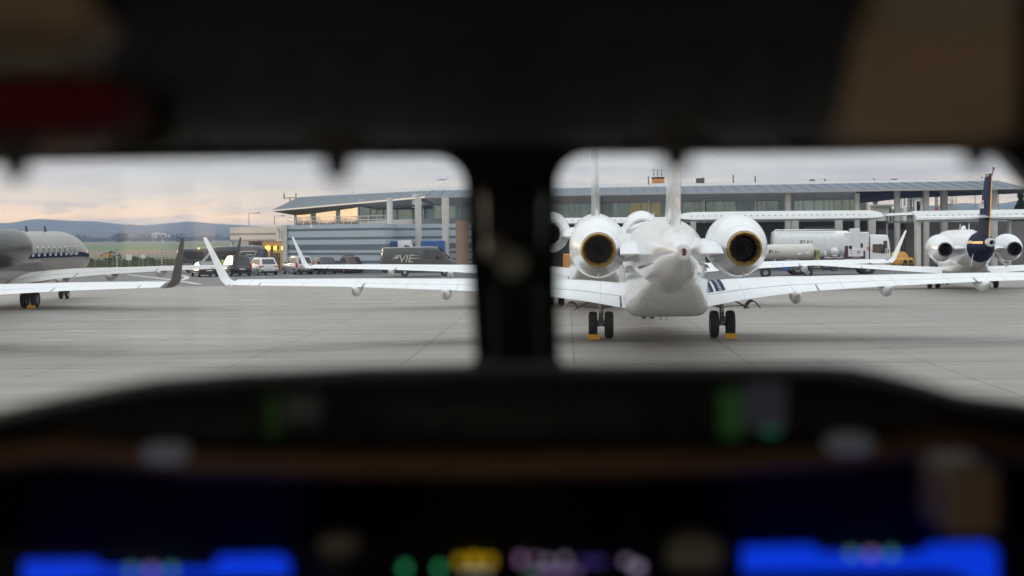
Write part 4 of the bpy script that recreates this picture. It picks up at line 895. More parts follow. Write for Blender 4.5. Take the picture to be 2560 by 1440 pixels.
# lamp poles
def pole(px, base, top, arm, D, lab, r=.07, gpx=None):
    p = at(px, top, D); zb_ = -.05 if base is None else at(px, base, D).z; o = empty('lamp_pole', (p.x, D, zb_), label=lab, cat='lamp pole', group=gpx)
    MB().tube([(0, 0, 0), (0, 0, p.z - zb_)], [r, r * .7], 7).build('pole', STEEL, o)
    if arm: L = arm * D / F; MB().tube([(0, 0, p.z - zb_), (L * .8, 0, p.z - zb_ + .02)], r * .6, 6).build('arm', STEEL, o); MB().bbox(L * .65, L, -.12, .12, p.z - zb_ - .04, p.z - zb_ + .06, .02).build('lamp_head', M['darksteel'], o)
pole(622, 568, 533, 28, 180, 'thin lamp pole with right pointing arm on the beige block, the taller one', gpx='lamp poles on the roofs'); pole(686, 563, 540, 26, 178, 'thin lamp pole with right pointing arm beside the cream sign panel', gpx='lamp poles on the roofs')
for px_, top, arm, D, lab in ((2390, 486, -30, 230, 'lamp pole with left pointing arm under the open roof, near the lattice tower'), (2438, 481, 0, 225, 'plain grey pole standing alone under the open roof'), (2496, 478, 34, 215, 'lamp pole with right pointing arm to the right of the navy fin'), (2551, 468, -22, 205, 'dark pole in front of the conifer'), (2381, 503, 10, 235, 'short lamp post at the foot of the lattice tower'), (2253, 497, -26, 240, 'thin pole left of the pipe rack'), (2168, 503, 0, 210, 'low pole beside the green glass end')): pole(px_, None, top, arm, D, lab, .09, 'poles behind the terminal')
# roof of a low building seen through the open end
q = MB(); p = at(2168, 516, 260); p2 = at(2222, 519, 260); q.box(p.x, p2.x, 258, 275, 0, p.z); q.box(p.x, p2.x + .6, 257, 276, p.z, p.z + .25, 1); tag(q.build('low_building', [WALLM, ROOFP]), 'low grey flat roofed building behind the open end of the terminal', 'building')
q = MB(); p = at(2188, 502, 262); q.cyl((p.x, 262, 5), (p.x, 262, p.z), .35, .35, 10); q.cyl((p.x, 262, p.z - .3), (p.x, 262, p.z), .5, .5, 10); tag(q.build('chimney', M['darksteel']), 'short dark chimney on the low grey building', 'chimney')
# process plant
PIPE = mat('plant_pipe_grey', (.38, .38, .38), .5, .3, var=.2, scale=2); PIPEW = mat('plant_pipe_white', (.70, .70, .70), .5)
pl = empty('process_plant', (at(2290, 520, 250).x, 250, 0), label='grey industrial plant of pipes vessels and platforms behind the terminal columns', cat='industrial plant'); bx = pl.location.x
def lx(px): return at(px, 520, 250).x - bx
def lz(py): return at(2290, py, 250).z
q = MB(); q.cyl((lx(2274), 0, 0), (lx(2274), 0, lz(474)), .38, None, 14); q.cyl((lx(2263), .5, 0), (lx(2263), .5, lz(478)), .15, None, 8); q.build('vessel', PIPE, pl)
q = MB(); rnd = random.Random(3)
for x in (2284, 2294, 2300, 2306): q.tube([(lx(x), rnd.uniform(-.5, .5), 0), (lx(x), 0, lz(476 + rnd.random() * 10))], .12, 7)
for y in (480, 487, 494, 501, 508): q.box(lx(2270), lx(2309), -.8, .8, lz(y), lz(y) + .12)
for _ in range(40):
    x, y = rnd.uniform(2278, 2306), rnd.uniform(478, 515); d = rnd.choice(((5, 0), (-5, 0), (0, 5), (0, -5), (3, 4))); q.tube([(lx(x), -.9, lz(y)), (lx(x + d[0]), -.9, lz(y + d[1]))], rnd.uniform(.06, .2), 6)
q.build('pipework', PIPE, pl)
MB().tube([(lx(2284), -1.2, 0), (lx(2284), -1.2, lz(503)), (lx(2294), -1.2, lz(502))], .2, 8).build('white_pipe', PIPEW, pl)
q = MB(); q.bbox(lx(2286), lx(2294), -1.1, .2, lz(525), lz(504), .05); q.build('cabinet', M['navy'], pl)
q = MB(); q.bbox(lx(2297), lx(2310), -1, .4, 0, lz(508), .05); q.build('tank_base', WALLM, pl)
q = MB(); q.cyl((lx(2262), -.6, 0), (lx(2262), -.6, lz(519)), .3, None, 12); q.ball((lx(2262), -.6, lz(519)), .3, 8); q.build('small_tank', PIPEW, pl)
def lattice(px, top, w, D, lab):
    p = at(px, top, D); o = empty('lattice_tower', (p.x, D, 0), label=lab, cat='tower'); q = MB(); H = p.z; n = 12
    for sx in (-1, 1):
        for sy in (-1, 1): q.tube([(sx * w, sy * w, 0), (sx * w, sy * w, H)], .06, 5)
    for i in range(n):
        z0, z1 = H * i / n, H * (i + 1) / n
        for a, b in (((-w, -w), (w, -w)), ((w, -w), (w, w)), ((w, w), (-w, w)), ((-w, w), (-w, -w))): q.tube([(*a, z0), (*b, z1)], .035, 4); q.tube([(*a, z1), (*b, z1)], .035, 4)
    q.build('frame', PIPE, o); q = MB()
    for z in (.35, .55, .78): q.box(-w * 1.35, w * 1.35, -w * 1.3, w * 1.3, H * z, H * z + .08)
    q.build('platform', PIPE, o); return o
lattice(2371, 476, .55, 245, 'lattice steel tower with platforms behind the round terminal column')
q = MB(); p = at(2341, 477, 248); q.cyl((p.x, 248, 0), (p.x, 248, p.z), .3, .28, 12, 0)
for a, b in ((.30, .42), (.62, .74)): q.cyl((p.x, 248, p.z * a), (p.x, 248, p.z * b), .31, .31, 12, 1)
tag(q.build('stack', [PIPE, mat('stack_red', (.45, .12, .10), .6)]), 'slim grey stack with faded red bands', 'chimney stack')
# trees
def conifer(px, py_top, D, w, lab, n=900, s=.16):
    p = at(px, py_top, D); H = p.z; o = empty('conifer_tree', (p.x, D, -.05), label=lab, cat='tree'); MB().tube([(0, 0, 0), (0.05, 0, H * .5), (0, 0, H * .97)], [.16, .1, .02], 7).build('trunk', mat('conifer_bark', (.06, .045, .032), .9), o)
    c = MB()
    for _ in range(n):
        t = random.random() ** 1.3; z = H * (.08 + .9 * t); r = w * (1 - t) ** .75 * (.75 + .35 * math.sin(z * 4 + random.random())) * random.random() ** .45; a = random.uniform(0, 6.28); pos = Vector((r * math.cos(a), r * math.sin(a), z - r * .25)); d = Vector((math.cos(a), math.sin(a), -.35 + random.uniform(-.3, .5))).normalized(); u = d.orthogonal().normalized(); u.rotate(Matrix.Rotation(random.uniform(0, 6.28), 3, d)); k = s * random.uniform(.7, 1.6)
        c.add([pos - d * k, pos + u * k * .45, pos + d * k * 1.2, pos - u * k * .45], [(0, 1, 2, 3)])
    c.build('crown', SH if n < 500 else mat('conifer_leaf', (.030, .042, .020), .85, var=.5, scale=1.2), o, smooth=0, recalc=False)
conifer(2552, 470, 195, 1.75, 'tall dark conifer at the far right behind the canopy', 3000, .2)
conifer(2226, 517, 235, .7, 'small pointed conifer beyond the open terminal end, the taller of two', 350); conifer(2235, 521, 236, .5, 'small pointed conifer beyond the open terminal end, the shorter of two', 250)
# distant aeroplane low in the sky
o = empty('airliner', tuple(at(1106, 449, 1500)), rad(75), label='tiny faint aeroplane low in the sky above the terminal roof', cat='aeroplane'); q = MB(); q.loft([ering(y, 0, r, r, 12) for y, r in ((-5.5, .1), (-3, .6), (3, .7), (5, .5), (5.6, .1))]); q.build('fuselage', M['gearwhite'], o)
q = MB(); q.poly([(-5, -1.2, .3), (5, -1.2, .3), (5, -.4, .3), (.6, 1.2, .2), (-.6, 1.2, .2), (-5, -.4, .3)], (0, 0, .15)); q.build('wing', M['gearwhite'], o); q = MB(); q.poly([(.06, -3.4, .3), (.06, -5.3, .3), (.06, -5.4, 2), (.06, -4.6, 2)], (-.12, 0, 0)); q.build('tail_fin', M['gearwhite'], o)
# brown wall right of the columns, blue lorries behind them
q = MB(); p0, p1 = at(1140, 640, 158), at(1172, 640, 158); q.quad((p0.x, 158, -.05), (p1.x, 158, -.05), (p1.x, 158, 5), (p0.x, 158, 5)); q.quad((p0.x, 158, -.05), (p0.x + .8, 163, -.05), (p0.x + .8, 163, 4.2), (p0.x, 158, 5), 0); q.build('brown_wall', mat('brown_wall', (.34, .22, .15), .7, var=.12, scale=.6), T, smooth=0)

# tall wood beyond the left edge, mirrored in the side windows
mb = MB(); rnd = random.Random(11)
for i in range(46):
    az = rad(lerp(-26, -36, i / 45)); d = 365 + rnd.uniform(-15, 25); x, y = -25 + d * math.sin(az), 215 + d * math.cos(az); H = rnd.uniform(8.6, 12.0)
    for k in range(9):
        z = H * (.12 + .8 * k / 8); r = 1.7 * (1 - k / 9.5) + .25; leaf_clump(mb, (x, y, z), r, 16, .5, (1, 1, .7))
    mb.tube([(x, y, 0), (x, y, H * .8)], [.2, .05], 5)
tag(mb.build('conifer_wood', LEAF_D, smooth=0, recalc=False), 'conifers left of the view, mirrored in the golden side windows', 'trees', kind='stuff')
# ------------------------------------------------------------------ road vehicles (local frame: y forward, origin on the ground at the middle)
PB = mat('plate_white', (.6, .6, .58), .5); TINT = glass_mat('tinted_glass', (.012, .014, .018), .05); TLR = mat('tail_lamp_red', (.42, .015, .015), .2, emit=((1, .05, .03), .12)); CHR = mat('chrome_trim', (.6, .6, .62), .15, .9)
def rrect(hw, y0, y1, z, r, n=5):
    pts = []
    for cx, cy, a0 in ((hw - r, y1 - r, 0), (-hw + r, y1 - r, 90), (-hw + r, y0 + r, 180), (hw - r, y0 + r, 270)):
        for k in range(n): a = rad(a0 + 90 * k / (n - 1)); pts.append((cx + r * math.cos(a), cy + r * math.sin(a), z))
    return pts
def car(name, px, D, yaw, Ld, Wd, Hd, paint, label, belt=.60, tail=.35, nose=1.1, rake=(.45, 1.0), wr=.34, wagon=True, cat='car', rails=False, rear_glass=None, lamp_v=False, dark_roof=None, group='cars parked beside the striped block'):
    p = at(px, 680, D); a = rad(yaw); fw_ = Vector((-math.sin(a), math.cos(a), 0)); c = Vector((p.x, D, -.03)) + fw_ * (Ld / 2)
    o = empty(name, c, a, label=label, cat=cat, group=group); hw = Wd / 2; h = Ld / 2; zb = .24; zw = Hd * belt
    b = MB(); rings = []
    for z, iw, i0, i1 in ((zb, .10, .16, .22), (zb + .12, .03, .05, .08), (zw * .62, 0, 0, 0), (zw * .80, .015, .03, .04), (zw * .95, .06, .06, .14), (zw, .10, .10, .30)):
        rings.append(rrect(hw - iw, -h + i0, h - i1, z, .28))
    b.loft(rings); body = b.build('body', paint, o)
    # cabin
    y0, y1 = -h + tail * .35, h - nose; ty0, ty1 = y0 + rake[0], y1 - rake[1]; zt = Hd - .05; hb, ht = hw - .11, hw - .26
    g = MB(); g.loft([rrect(hb, y0, y1, zw - .02, .16), rrect(lerp(hb, ht, .93), lerp(y0, ty0, .93), lerp(y1, ty1, .93), lerp(zw, zt, .93), .18), rrect(ht - .05, ty0 + .05, ty1 - .05, zt + .05, .2)]); cab = g.build('cabin', paint, o)
    def P(u, v, face):   # u across 0..1, v up 0..1 on a face of the cabin, slightly proud
        z = lerp(zw, zt, v * .93); hx = lerp(hb, ht, v * .93); a_ = lerp(y0, ty0, v * .93); b_ = lerp(y1, ty1, v * .93); e = .012
        if face == 'rear': return (lerp(-hx + .19, hx - .19, u), a_ - e, z)
        if face == 'front': return (lerp(-hx + .19, hx - .19, u), b_ + e, z)
        s_ = 1 if face == 'right' else -1
        return (s_ * (hx + e), lerp(a_ + .22, b_ - .22, u), z)
    def pane(nm, face, u0, u1, v0, v1, m, par):
        q = MB(); n = 3
        for i in range(n): q.quad(P(u0, lerp(v0, v1, i / n), face), P(u1, lerp(v0, v1, i / n), face), P(u1, lerp(v0, v1, (i + 1) / n), face), P(u0, lerp(v0, v1, (i + 1) / n), face))
        q.build(nm, m, par, smooth=0)
    pane('rear_window', 'rear', 0, 1, .08, .93, rear_glass or TINT, cab); pane('windscreen', 'front', 0, 1, .05, .95, TINT, cab)
    for s_ in ('left', 'right'):
        for u0, u1 in ((0.0, .30), (.34, .62), (.66, .98)): pane('side_window', s_, u0, u1, .10, .90, TINT, cab)
    # bumper, lamps, plate, badge strip
    q = MB(); q.bbox(-hw + .14, hw - .14, -h - .01, -h + .25, zb - .02, zb + .17, .04); q.build('bumper', M['black'], o)
    for s_ in (-1, 1):
        q = MB()
        if lamp_v: q.bbox(s_ * (hw - .10) - .08, s_ * (hw - .10) + .08, -h + .02, -h + .3, zw * .72, zw * 1.12, .02)
        else: q.bbox(s_ * (hw - .26) - .24, s_ * (hw - .26) + .24, -h - .008, -h + .3, zw * .80, zw * .92, .03)
        q.build('tail_lamp', TLR, o)
        q = MB(); q.bbox(s_ * (hw + .10) - .10, s_ * (hw + .10) + .10, y1 - .9, y1 - .72, zw + .02, zw + .2, .04); q.build('mirror', M['black'], o)
        q = MB(); q.bbox(s_ * (hw - .3) - .12, s_ * (hw - .3) + .12, -h - .016, -h, zb + .22, zb + .29, .02); q.build('reflector', M['black'], o)
    q = MB(); q.box(-.26, .26, -h - .018, -h + .01, zw * .62, zw * .62 + .11); q.build('number_plate', PB, o)
    q = MB(); q.box(-.42, .42, -h + .02, -h + .05, zw * .9, zw * .92); q.build('trim', CHR, o)
    for s_ in (-1, 1):
        for y in (-h + .82, h - .88): wheel_mb((s_ * (hw - .12), y, wr), wr, .24, n=20).build('wheel', [M['rubber'], M['rim']], o)
    if rails:
        q = MB()
        for s_ in (-1, 1): q.tube([(s_ * (ht - .08), ty0 + .2, zt + .05), (s_ * (ht - .08), ty0 + .4, zt + .14), (s_ * (ht - .08), ty1 - .5, zt + .14), (s_ * (ht - .08), ty1 - .3, zt + .05)], .03, 6)
        for y in (ty0 + .7, ty1 - 1.0): q.bbox(-ht, ht, y - .05, y + .05, zt + .13, zt + .18, .015)
        q.build('roof_rack', M['black'], o)
    return o
CW = mat('car_white', (.72, .73, .75), .25, coat=.5); CS = mat('car_silver', (.42, .43, .45), .3, .4, coat=.4); CB = mat('car_black', (.014, .014, .016), .2, coat=.6); CD = mat('car_dark_grey', (.035, .035, .04), .25, .2, coat=.5); CR = mat('car_dark_red', (.10, .018, .024), .25, .1, coat=.5); CN = mat('car_dark_blue', (.025, .035, .06), .25, .2, coat=.5)
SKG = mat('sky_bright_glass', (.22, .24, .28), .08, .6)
car('parked_car', 674, 150, 27, 4.7, 1.95, 1.66, CW, 'white off-road car seen from behind, parked between the black van and the silver people carrier')
car('parked_car', 764, 152, 26, 4.7, 1.88, 1.78, CS, 'silver people carrier with upright red tail lamps beside the striped wall', lamp_v=True, rake=(.25, 1.2), belt=.56)
car('parked_car', 823, 152.5, 26, 4.5, 1.86, 1.62, CD, 'dark grey hatchback parked right of the silver people carrier', rake=(.5, 1.0))
car('parked_car', 889, 154, 24, 4.5, 1.86, 1.60, CR, 'dark red car with a roof rack, rightmost of the parked row', rails=True, rake=(.4, 1.0))
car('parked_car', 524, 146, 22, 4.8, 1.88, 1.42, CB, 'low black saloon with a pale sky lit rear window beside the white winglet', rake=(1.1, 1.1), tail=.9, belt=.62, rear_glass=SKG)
car('parked_van', 606, 147.5, 24, 5.1, 1.95, 1.92, CB, 'black van between the black saloon and the white car, glinting on its left side', cat='van', belt=.52, rake=(.18, 1.2), lamp_v=True, wr=.35, group=None)
car('parked_car', 648, 158, 26, 4.9, 1.88, 1.62, CN, 'dark blue car partly hidden behind the black van', rake=(1.0, 1.1), tail=.8)

# long dark coach behind the cars
COA = mat('coach_navy', (.030, .038, .058), .3, .1, var=.08, scale=.5, coat=.4); CST = mat('coach_stripe', (.55, .54, .50), .5)
def coach():
    x0, x1 = at(446, 640, 164).x, at(668, 640, 164).x; L = x1 - x0; o = empty('coach', (x0, 164, -.03), label='long dark navy coach with a white slanted stripe and a pale framed panel', cat='coach')
    b = MB(); H = 2.75; rings = []
    for t, k, zt in ((0, .55, 1.95), (.01, .85, 2.35), (.03, 1, 2.55), (.4, 1, 2.62), (.46, 1, 2.72), (.8, 1, 2.80), (.94, 1, 2.70), (.985, .97, 2.35), (1.0, .85, 1.9)):
        x = L * t; w = 1.2 * k; rings.append([(x, y * w, z) for y, z in ((-1, .35), (-1.03, .9), (-1.03, zt * .55), (-.98, zt * .86), (-.86, zt * .96), (-.6, zt), (.6, zt), (.86, zt * .96), (.98, zt * .86), (1.03, .9), (1, .35))])
    b.loft(rings); b.build('body', COA, o)
    def fx(px): return at(px, 640, 164).x - x0
    def fz(py): return at(550, py, 162.8).z + .03
    yy = -1.245
    q = MB(); q.quad((fx(484), yy - .02, fz(681)), (fx(492), yy - .02, fz(681)), (fx(541), yy - .02, fz(625)), (fx(533), yy - .02, fz(626))); q.build('stripe', CST, o, smooth=0)
    q = MB()
    for a, c in (((600, 645), (607, 630)), ((607, 630), (647, 629)), ((647, 629), (638, 645))): q.tube([(fx(a[0]), yy - .03, fz(a[1])), (fx(c[0]), yy - .03, fz(c[1]))], .05, 5)
    q.tube([(fx(622), yy - .02, fz(637)), (fx(636), yy - .02, fz(638))], .06, 5); q.build('panel_outline', CST, o)
    q = MB(); q.quad((fx(478), yy - .01, fz(648)), (fx(512), yy - .01, fz(648)), (fx(514), yy - .01, fz(628)), (fx(452), yy - .01, fz(628))); q.quad((fx(545), yy - .01, fz(648)), (fx(596), yy - .01, fz(648)), (fx(600), yy - .01, fz(628)), (fx(547), yy - .01, fz(628))); q.build('side_window', TINT, o, smooth=0)
    q = MB(); q.lathe((fx(451.5), yy - .02, fz(652)), (0, -1, 0), [(0, .20), (.02, .20), (.021, .14)], 20, 0); q.lathe((fx(451.5), yy - .02, fz(652)), (0, -1, 0), [(.012, .14), (.013, .01)], 20, 1); q.tube([(fx(449.5), yy - .05, fz(650)), (fx(453.5), yy - .05, fz(654))], .03, 4, 0); q.build('round_sign', [mat('sign_red', (.55, .03, .03), .5), M['whitebase']], o)
    q = MB(); q.box(fx(449), fx(455), yy - .03, yy - .01, fz(660.5), fz(659))
    for k in range(8): q.box(fx(459 + k * 3.6), fx(461.5 + k * 3.6), yy - .03, yy - .01, fz(660), fz(658.5))
    q.build('lettering_line', M['whitebase'], o)
    for px_ in (480, 628): wheel_mb((0, 0, 0), .48, .3); w = MB(); w.lathe((fx(px_), -1.08, .48), (0, 1, 0), [(-.15, .2), (-.16, .36), (-.12, .47), (.12, .47), (.15, .36)], 22, 0); w.lathe((fx(px_), -1.2, .48), (0, -1, 0), [(-.02, .26), (.02, .1), (.02, .005)], 16, 1); w.build('wheel', [M['rubber'], M['rim']], o)
    q = MB(); q.lathe((fx(502), -1.0, fz(621)), (0, 0, 1), [(-.06, .1), (.05, .1), (.1, .03)], 10); q.build('marker_lamp', mat('amber_lamp', (.7, .5, .1), .3, emit=((1, .75, .25), 1.2)), o)
    q = MB(); q.bbox(L * .97, L * .995, -1.15, -.8, 1.2, 1.5, .02); q.build('tail_lamp', TLR, o); return o
coach()

# dark airport van with lettering, side on, driving right
def airport_van():
    D = 140; x0 = at(953, 650, D).x; L = 7.0; o = empty('airport_van', (x0, D, -.03), rad(11), label='dark van with pale VIE lettering driving right past the terminal columns', cat='van')
    paint = mat('van_dark_grey', (.05, .055, .052), .2, .3, coat=.6); b = MB(); rings = []
    for x, zt, zl, k in ((0, 2.2, .45, .90), (.05, 2.48, .38, .97), (.25, 2.58, .34, 1), (4.3, 2.62, .34, 1), (4.9, 2.56, .34, 1), (5.5, 2.1, .34, 1), (6.0, 1.55, .34, .99), (6.5, 1.32, .36, .95), (6.9, 1.1, .42, .86), (7.0, .9, .5, .75)):
        w = .98 * k; rings.append([(x, y * w, z) for y, z in ((-1, zl), (-1.02, lerp(zl, zt, .35)), (-.99, lerp(zl, zt, .62)), (-.91, lerp(zl, zt, .88)), (-.8, lerp(zl, zt, .97)), (-.6, zt), (.6, zt), (.8, lerp(zl, zt, .97)), (.91, lerp(zl, zt, .88)), (.99, lerp(zl, zt, .62)), (1.02, lerp(zl, zt, .35)), (1, zl))])
    b.loft(rings); b.build('body', paint, o)
    q = MB(); q.quad((4.35, -1.0, 1.55), (5.5, -1.0, 1.45), (5.1, -.93, 2.25), (4.35, -.92, 2.3)); q.quad((3.6, -1.0, 1.55), (4.25, -1.0, 1.55), (4.25, -.92, 2.3), (3.6, -.92, 2.3)); q.build('side_window', TINT, o, smooth=0)
    q = MB(); q.quad((5.02, -.78, 2.56), (5.02, .78, 2.56), (6.02, .84, 1.58), (6.02, -.84, 1.58)); q.build('windscreen', TINT, o, smooth=0)
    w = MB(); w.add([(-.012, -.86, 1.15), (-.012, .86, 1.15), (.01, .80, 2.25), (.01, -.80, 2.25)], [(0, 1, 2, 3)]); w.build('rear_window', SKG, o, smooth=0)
    for x in (1.95, 5.45):
        w = MB(); w.lathe((x, -.9, .35), (0, 1, 0), [(-.12, .15), (-.13, .25), (-.1, .345), (.1, .345), (.12, .25)], 22, 0); w.lathe((x, -1.0, .35), (0, -1, 0), [(0, .22), (.03, .15), (.02, .004)], 16, 1); w.build('wheel', [M['rubber'], M['rim']], o)
    q = MB(); q.bbox(-.03, .12, -.99, -.80, .78, 1.15, .02); q.bbox(-.03, .12, .80, .99, .78, 1.15, .02); q.build('tail_lamp', TLR, o)
    q = MB(); q.bbox(-.06, .2, -.95, .95, .42, .62, .04); q.build('bumper', M['black'], o)
    q = MB(); q.bbox(4.75, 4.95, -1.22, -1.04, 1.5, 1.75, .03); q.build('mirror', M['black'], o)
    PALE = mat('lettering_pale', (.55, .57, .44), .5)
    text('lettering', 'VIE', .95, PALE, o, (2.0, -1.035, 1.55), (rad(87), 0, 0), .006, .25, 1.0)
    q = MB(); q.poly([(.85, -1.04, 1.55), (1.35, -1.04, 1.62), (1.5, -1.04, 1.78), (1.15, -1.04, 1.72)], (0, .01, 0)); q.poly([(.95, -1.03, 1.75), (1.45, -1.03, 1.8), (1.55, -1.03, 1.92), (1.25, -1.03, 1.88)], (0, .01, 0)); q.poly([(2.55, -1.03, 1.9), (3.3, -1.03, 1.82), (2.6, -1.03, 1.83)], (0, .01, 0)); q.poly([(2.55, -1.04, 1.66), (3.5, -1.04, 1.58), (2.6, -1.04, 1.58)], (0, .01, 0)); q.build('emblem', PALE, o, smooth=0)
airport_van()
# blue containers and a white lorry cab behind the columns
BLU = mat('container_blue', (.035, .13, .36), .5, var=.08, scale=1)
def cont(pa, pb, top, D, lab):
    x0, x1 = at(pa, 620, D).x, at(pb, 620, D).x; z = at(pa, top, D).z; q = MB(); q.bbox(x0, x1, D, D + 2.4, .25, z, .05); n = int((x1 - x0) / .3)
    for i in range(n): x = x0 + (x1 - x0) * (i + .5) / n; q.box(x - .05, x + .05, D - .03, D + .01, .4, z - .15)
    for x in (x0 + .3, x1 - .3): q.box(x - .12, x + .12, D + .2, D + 2.2, -.03, .26)
    tag(q.build('blue_container', BLU), lab, 'container', 'blue containers behind the columns')
cont(950, 993, 603, 157.5, 'blue ribbed container at the end of the striped wall'); cont(1052, 1111, 602, 157.5, 'blue ribbed container between two terminal columns')
x = at(1014, 640, 156).x; o = empty('lorry', (x, 156, -.03), label='white lorry cab with a dark side window between the two blue containers', cat='lorry'); q = MB(); q.loft([[(px_, y, z) for y, z in ((0, .6), (0, 2.9), (.1, 3.15), (2.1, 3.15), (2.2, 2.9), (2.2, .6))] for px_ in (-.75, .5)] + [[(.72, y, z) for y, z in ((.1, .7), (.1, 2.0), (.15, 2.2), (2.05, 2.2), (2.1, 2.0), (2.1, .7))]]); q.build('cab', CW, o)
MB().quad((-.1, -.01, 1.9), (.45, -.01, 1.9), (.4, -.01, 2.6), (-.1, -.01, 2.7)).build('side_window', TINT, o, smooth=0); q = MB(); q.lathe((0, .1, .5), (0, 1, 0), [(-.1, .2), (-.12, .4), (-.1, .5), (.15, .5), (.2, .4)], 20); q.build('wheel', M['rubber'], o); MB().box(-.8, .7, .1, 2.1, .5, .7).build('chassis', M['black'], o); MB().bbox(.3, .4, -.3, -.1, 1.9, 2.4, .02).build('mirror', M['black'], o)

# white fuel tanker lorry
def fuel_truck():
    D = 131; x0 = at(1934, 640, D).x; o = empty('fuel_truck', (x0, D, -.03), label='long white fuel tanker lorry with its cab to the right under the canopy', cat='tanker lorry')
    def X(px): return at(px, 640, D).x - x0
    def Z(py): return at(2080, py, D).z + .03
    W_ = M['white']; b = MB(); rings = []
    xe = X(2125); zt, zb_ = Z(577), Z(646); cz, hz = (zt + zb_) / 2, (zt - zb_) / 2
    for x, k in ((X(1938), .9), (X(1940), .98), (X(1943), 1.0), (xe - .1, 1.0), (xe, .97)): rings.append([(x, 1.2 + y * k, cz + (z - cz) * k) for _, y, z in [(0, p[0], p[2]) for p in ering(0, cz, 1.22, hz, 36, 3.2)]])
    b.loft(rings); tk = b.build('tank', W_, o)
    q = MB()
    for px_ in (1940, 1982, 2024, 2062, 2104):
        x = X(px_); q.loft([[(x + dx, 1.2 + p[0] * 1.02, cz + (p[2] - cz) * 1.02) for p in ering(0, cz, 1.22, hz, 36, 3.2)] for dx in (-.04, .04)])
    q.box(X(1945), X(2090), .35, .45, zt - .02, zt + .10); q.build('tank_band', W_, tk)
    q = MB(); q.tube([(X(1937), -.05, .9), (X(1936), -.05, zt - .1), (X(1939), .1, zt + .1), (X(1960), .3, zt + .1), (X(2090), .3, zt + .08)], .06, 7); q.build('handrail', W_, tk)
    t = text('lettering', 'JET A-1', .34, M['black'], tk, (X(2016), -.028, Z(604)), (rad(90), 0, 0), .004)
    q = MB(); q.box(X(1945), X(2200), .3, 2.1, .75, .98); q.box(X(1934), X(1950), .1, 2.3, .95, 1.15); q.build('chassis', M['darksteel'], o)
    for px_ in (1995, 2170):
        w = MB(); x = X(px_); r = .52
        for yy in (.1, 2.3): w.lathe((x, yy, r), (0, 1, 0), [(-.15, r * .5), (-.17, r * .7), (-.13, r), (.15, r), (.17, r * .7), (.15, r * .5)], 26, 0)
        w.lathe((x, -.03, r), (0, -1, 0), [(0, r * .62), (-.05, r * .55), (-.06, r * .3), (.02, r * .25), (.03, .005)], 20, 1); w.build('wheel', [M['rubber'], M['rim']], o)
    q = MB()
    for a, b2, c, d in ((1985, 1993, 664, 676), (2020, 2030, 668, 676), (2055, 2075, 666, 674), (2080, 2095, 664, 678), (2105, 2125, 668, 674)): q.bbox(X(a), X(b2), .1, .6, Z(d), Z(c), .03)
    q.tube([(X(2030), .2, .55), (X(2150), .2, .55)], .06, 6); q.cyl((X(2058), .1, .62), (X(2078), .1, .62), .2, None, 12); q.build('under_equipment', M['darksteel'], o)
    # pump bay
    q = MB(); q.bbox(X(2058), X(2120), .3, 2.2, 1.0, Z(612), .03); q.build('pump_bay', mat('bay_grey', (.11, .11, .115), .6, var=.2, scale=3), o)
    q = MB(); q.ball((X(2087), .12, Z(629)), .37, 12); q.cyl((X(2087), .12, Z(641)), (X(2087), .12, Z(636)), .25, None, 14); q.build('filter_vessel', W_, o)
    q = MB(); rnd = random.Random(5)
    for px_ in (2063, 2066, 2072, 2101, 2105, 2108, 2112): q.tube([(X(px_), .1, Z(646)), (X(px_ + 1), .08, Z(600 + rnd.random() * 14))], rnd.uniform(.04, .10), 7)
    q.tube([(X(2063), .05, Z(645)), (X(2108), .05, Z(645))], .08, 7); q.tube([(X(2066), .08, Z(612)), (X(2078), .08, Z(611)), (X(2080), .08, Z(620))], .06, 7); q.tube([(X(2094), .08, Z(605)), (X(2099), .05, Z(622)), (X(2106), .08, Z(640))], .07, 7); q.build('pipework', M['steel'], o)
    q = MB(); q.bbox(X(2060), X(2067), -.05, .2, Z(638), Z(627), .03); q.build('small_tank', W_, o)
    # cabinets
    q = MB(); q.bbox(X(2113), X(2173), .02, 2.3, Z(652), Z(581), .05); q.build('cabinet', W_, o)
    q = MB(); q.bbox(X(2130), X(2150), -.05, 1.2, Z(645), Z(572), .04); q.build('tower_box', W_, o)
    q = MB(); q.bbox(X(2120), X(2158), -.12, .1, Z(642), Z(624), .03); pn = q.build('control_panel', W_, o)
    q = MB(); q.box(X(2112), X(2120), -.02, .05, Z(646), Z(615)); q.box(X(2158), X(2163), -.02, .05, Z(646), Z(628)); q.box(X(2112), X(2163), -.03, .05, Z(647), Z(643)); q.build('panel_edge', mat('edge_plum', (.10, .02, .07), .5), o)
    q = MB(); q.lathe((X(2146), -.125, Z(630.5)), (0, -1, 0), [(0, .14), (.01, .14), (.011, .10), (.0, .10)], 20); q.box(X(2145.4), X(2146.6), -.135, -.125, Z(632.5), Z(628.5)); q.build('warning_sign', mat('sign_red_mark', (.55, .03, .04), .5), pn)
    q = MB(); q.poly([(X(2125), -.125, Z(635)), (X(2129), -.125, Z(635)), (X(2127), -.125, Z(631.5))], (0, -.008, 0)); q.box(X(2124), X(2132), -.13, -.12, Z(627), Z(626)); q.build('marking', M['darksteel'], pn)
    q = MB(); q.box(X(2122), X(2133), -.02, .03, Z(623), Z(615)); q.box(X(2152), X(2157), -.02, .03, Z(620), Z(609)); q.build('gauge_window', TINT, o)
    q = MB()
    for i in range(3):
        for j in range(3):
            if (i + j) % 2 == 0: q.box(X(2168 + i * 2.8), X(2168 + i * 2.8 + 2.8), -.012, .03, Z(618 + j * 3 + 3), Z(618 + j * 3))
    q.build('chequered_sign', mat('sign_red_check', (.5, .05, .05), .5), o)
    # cab
    b = MB(); xa, xb = X(2176), X(2227); rings = []
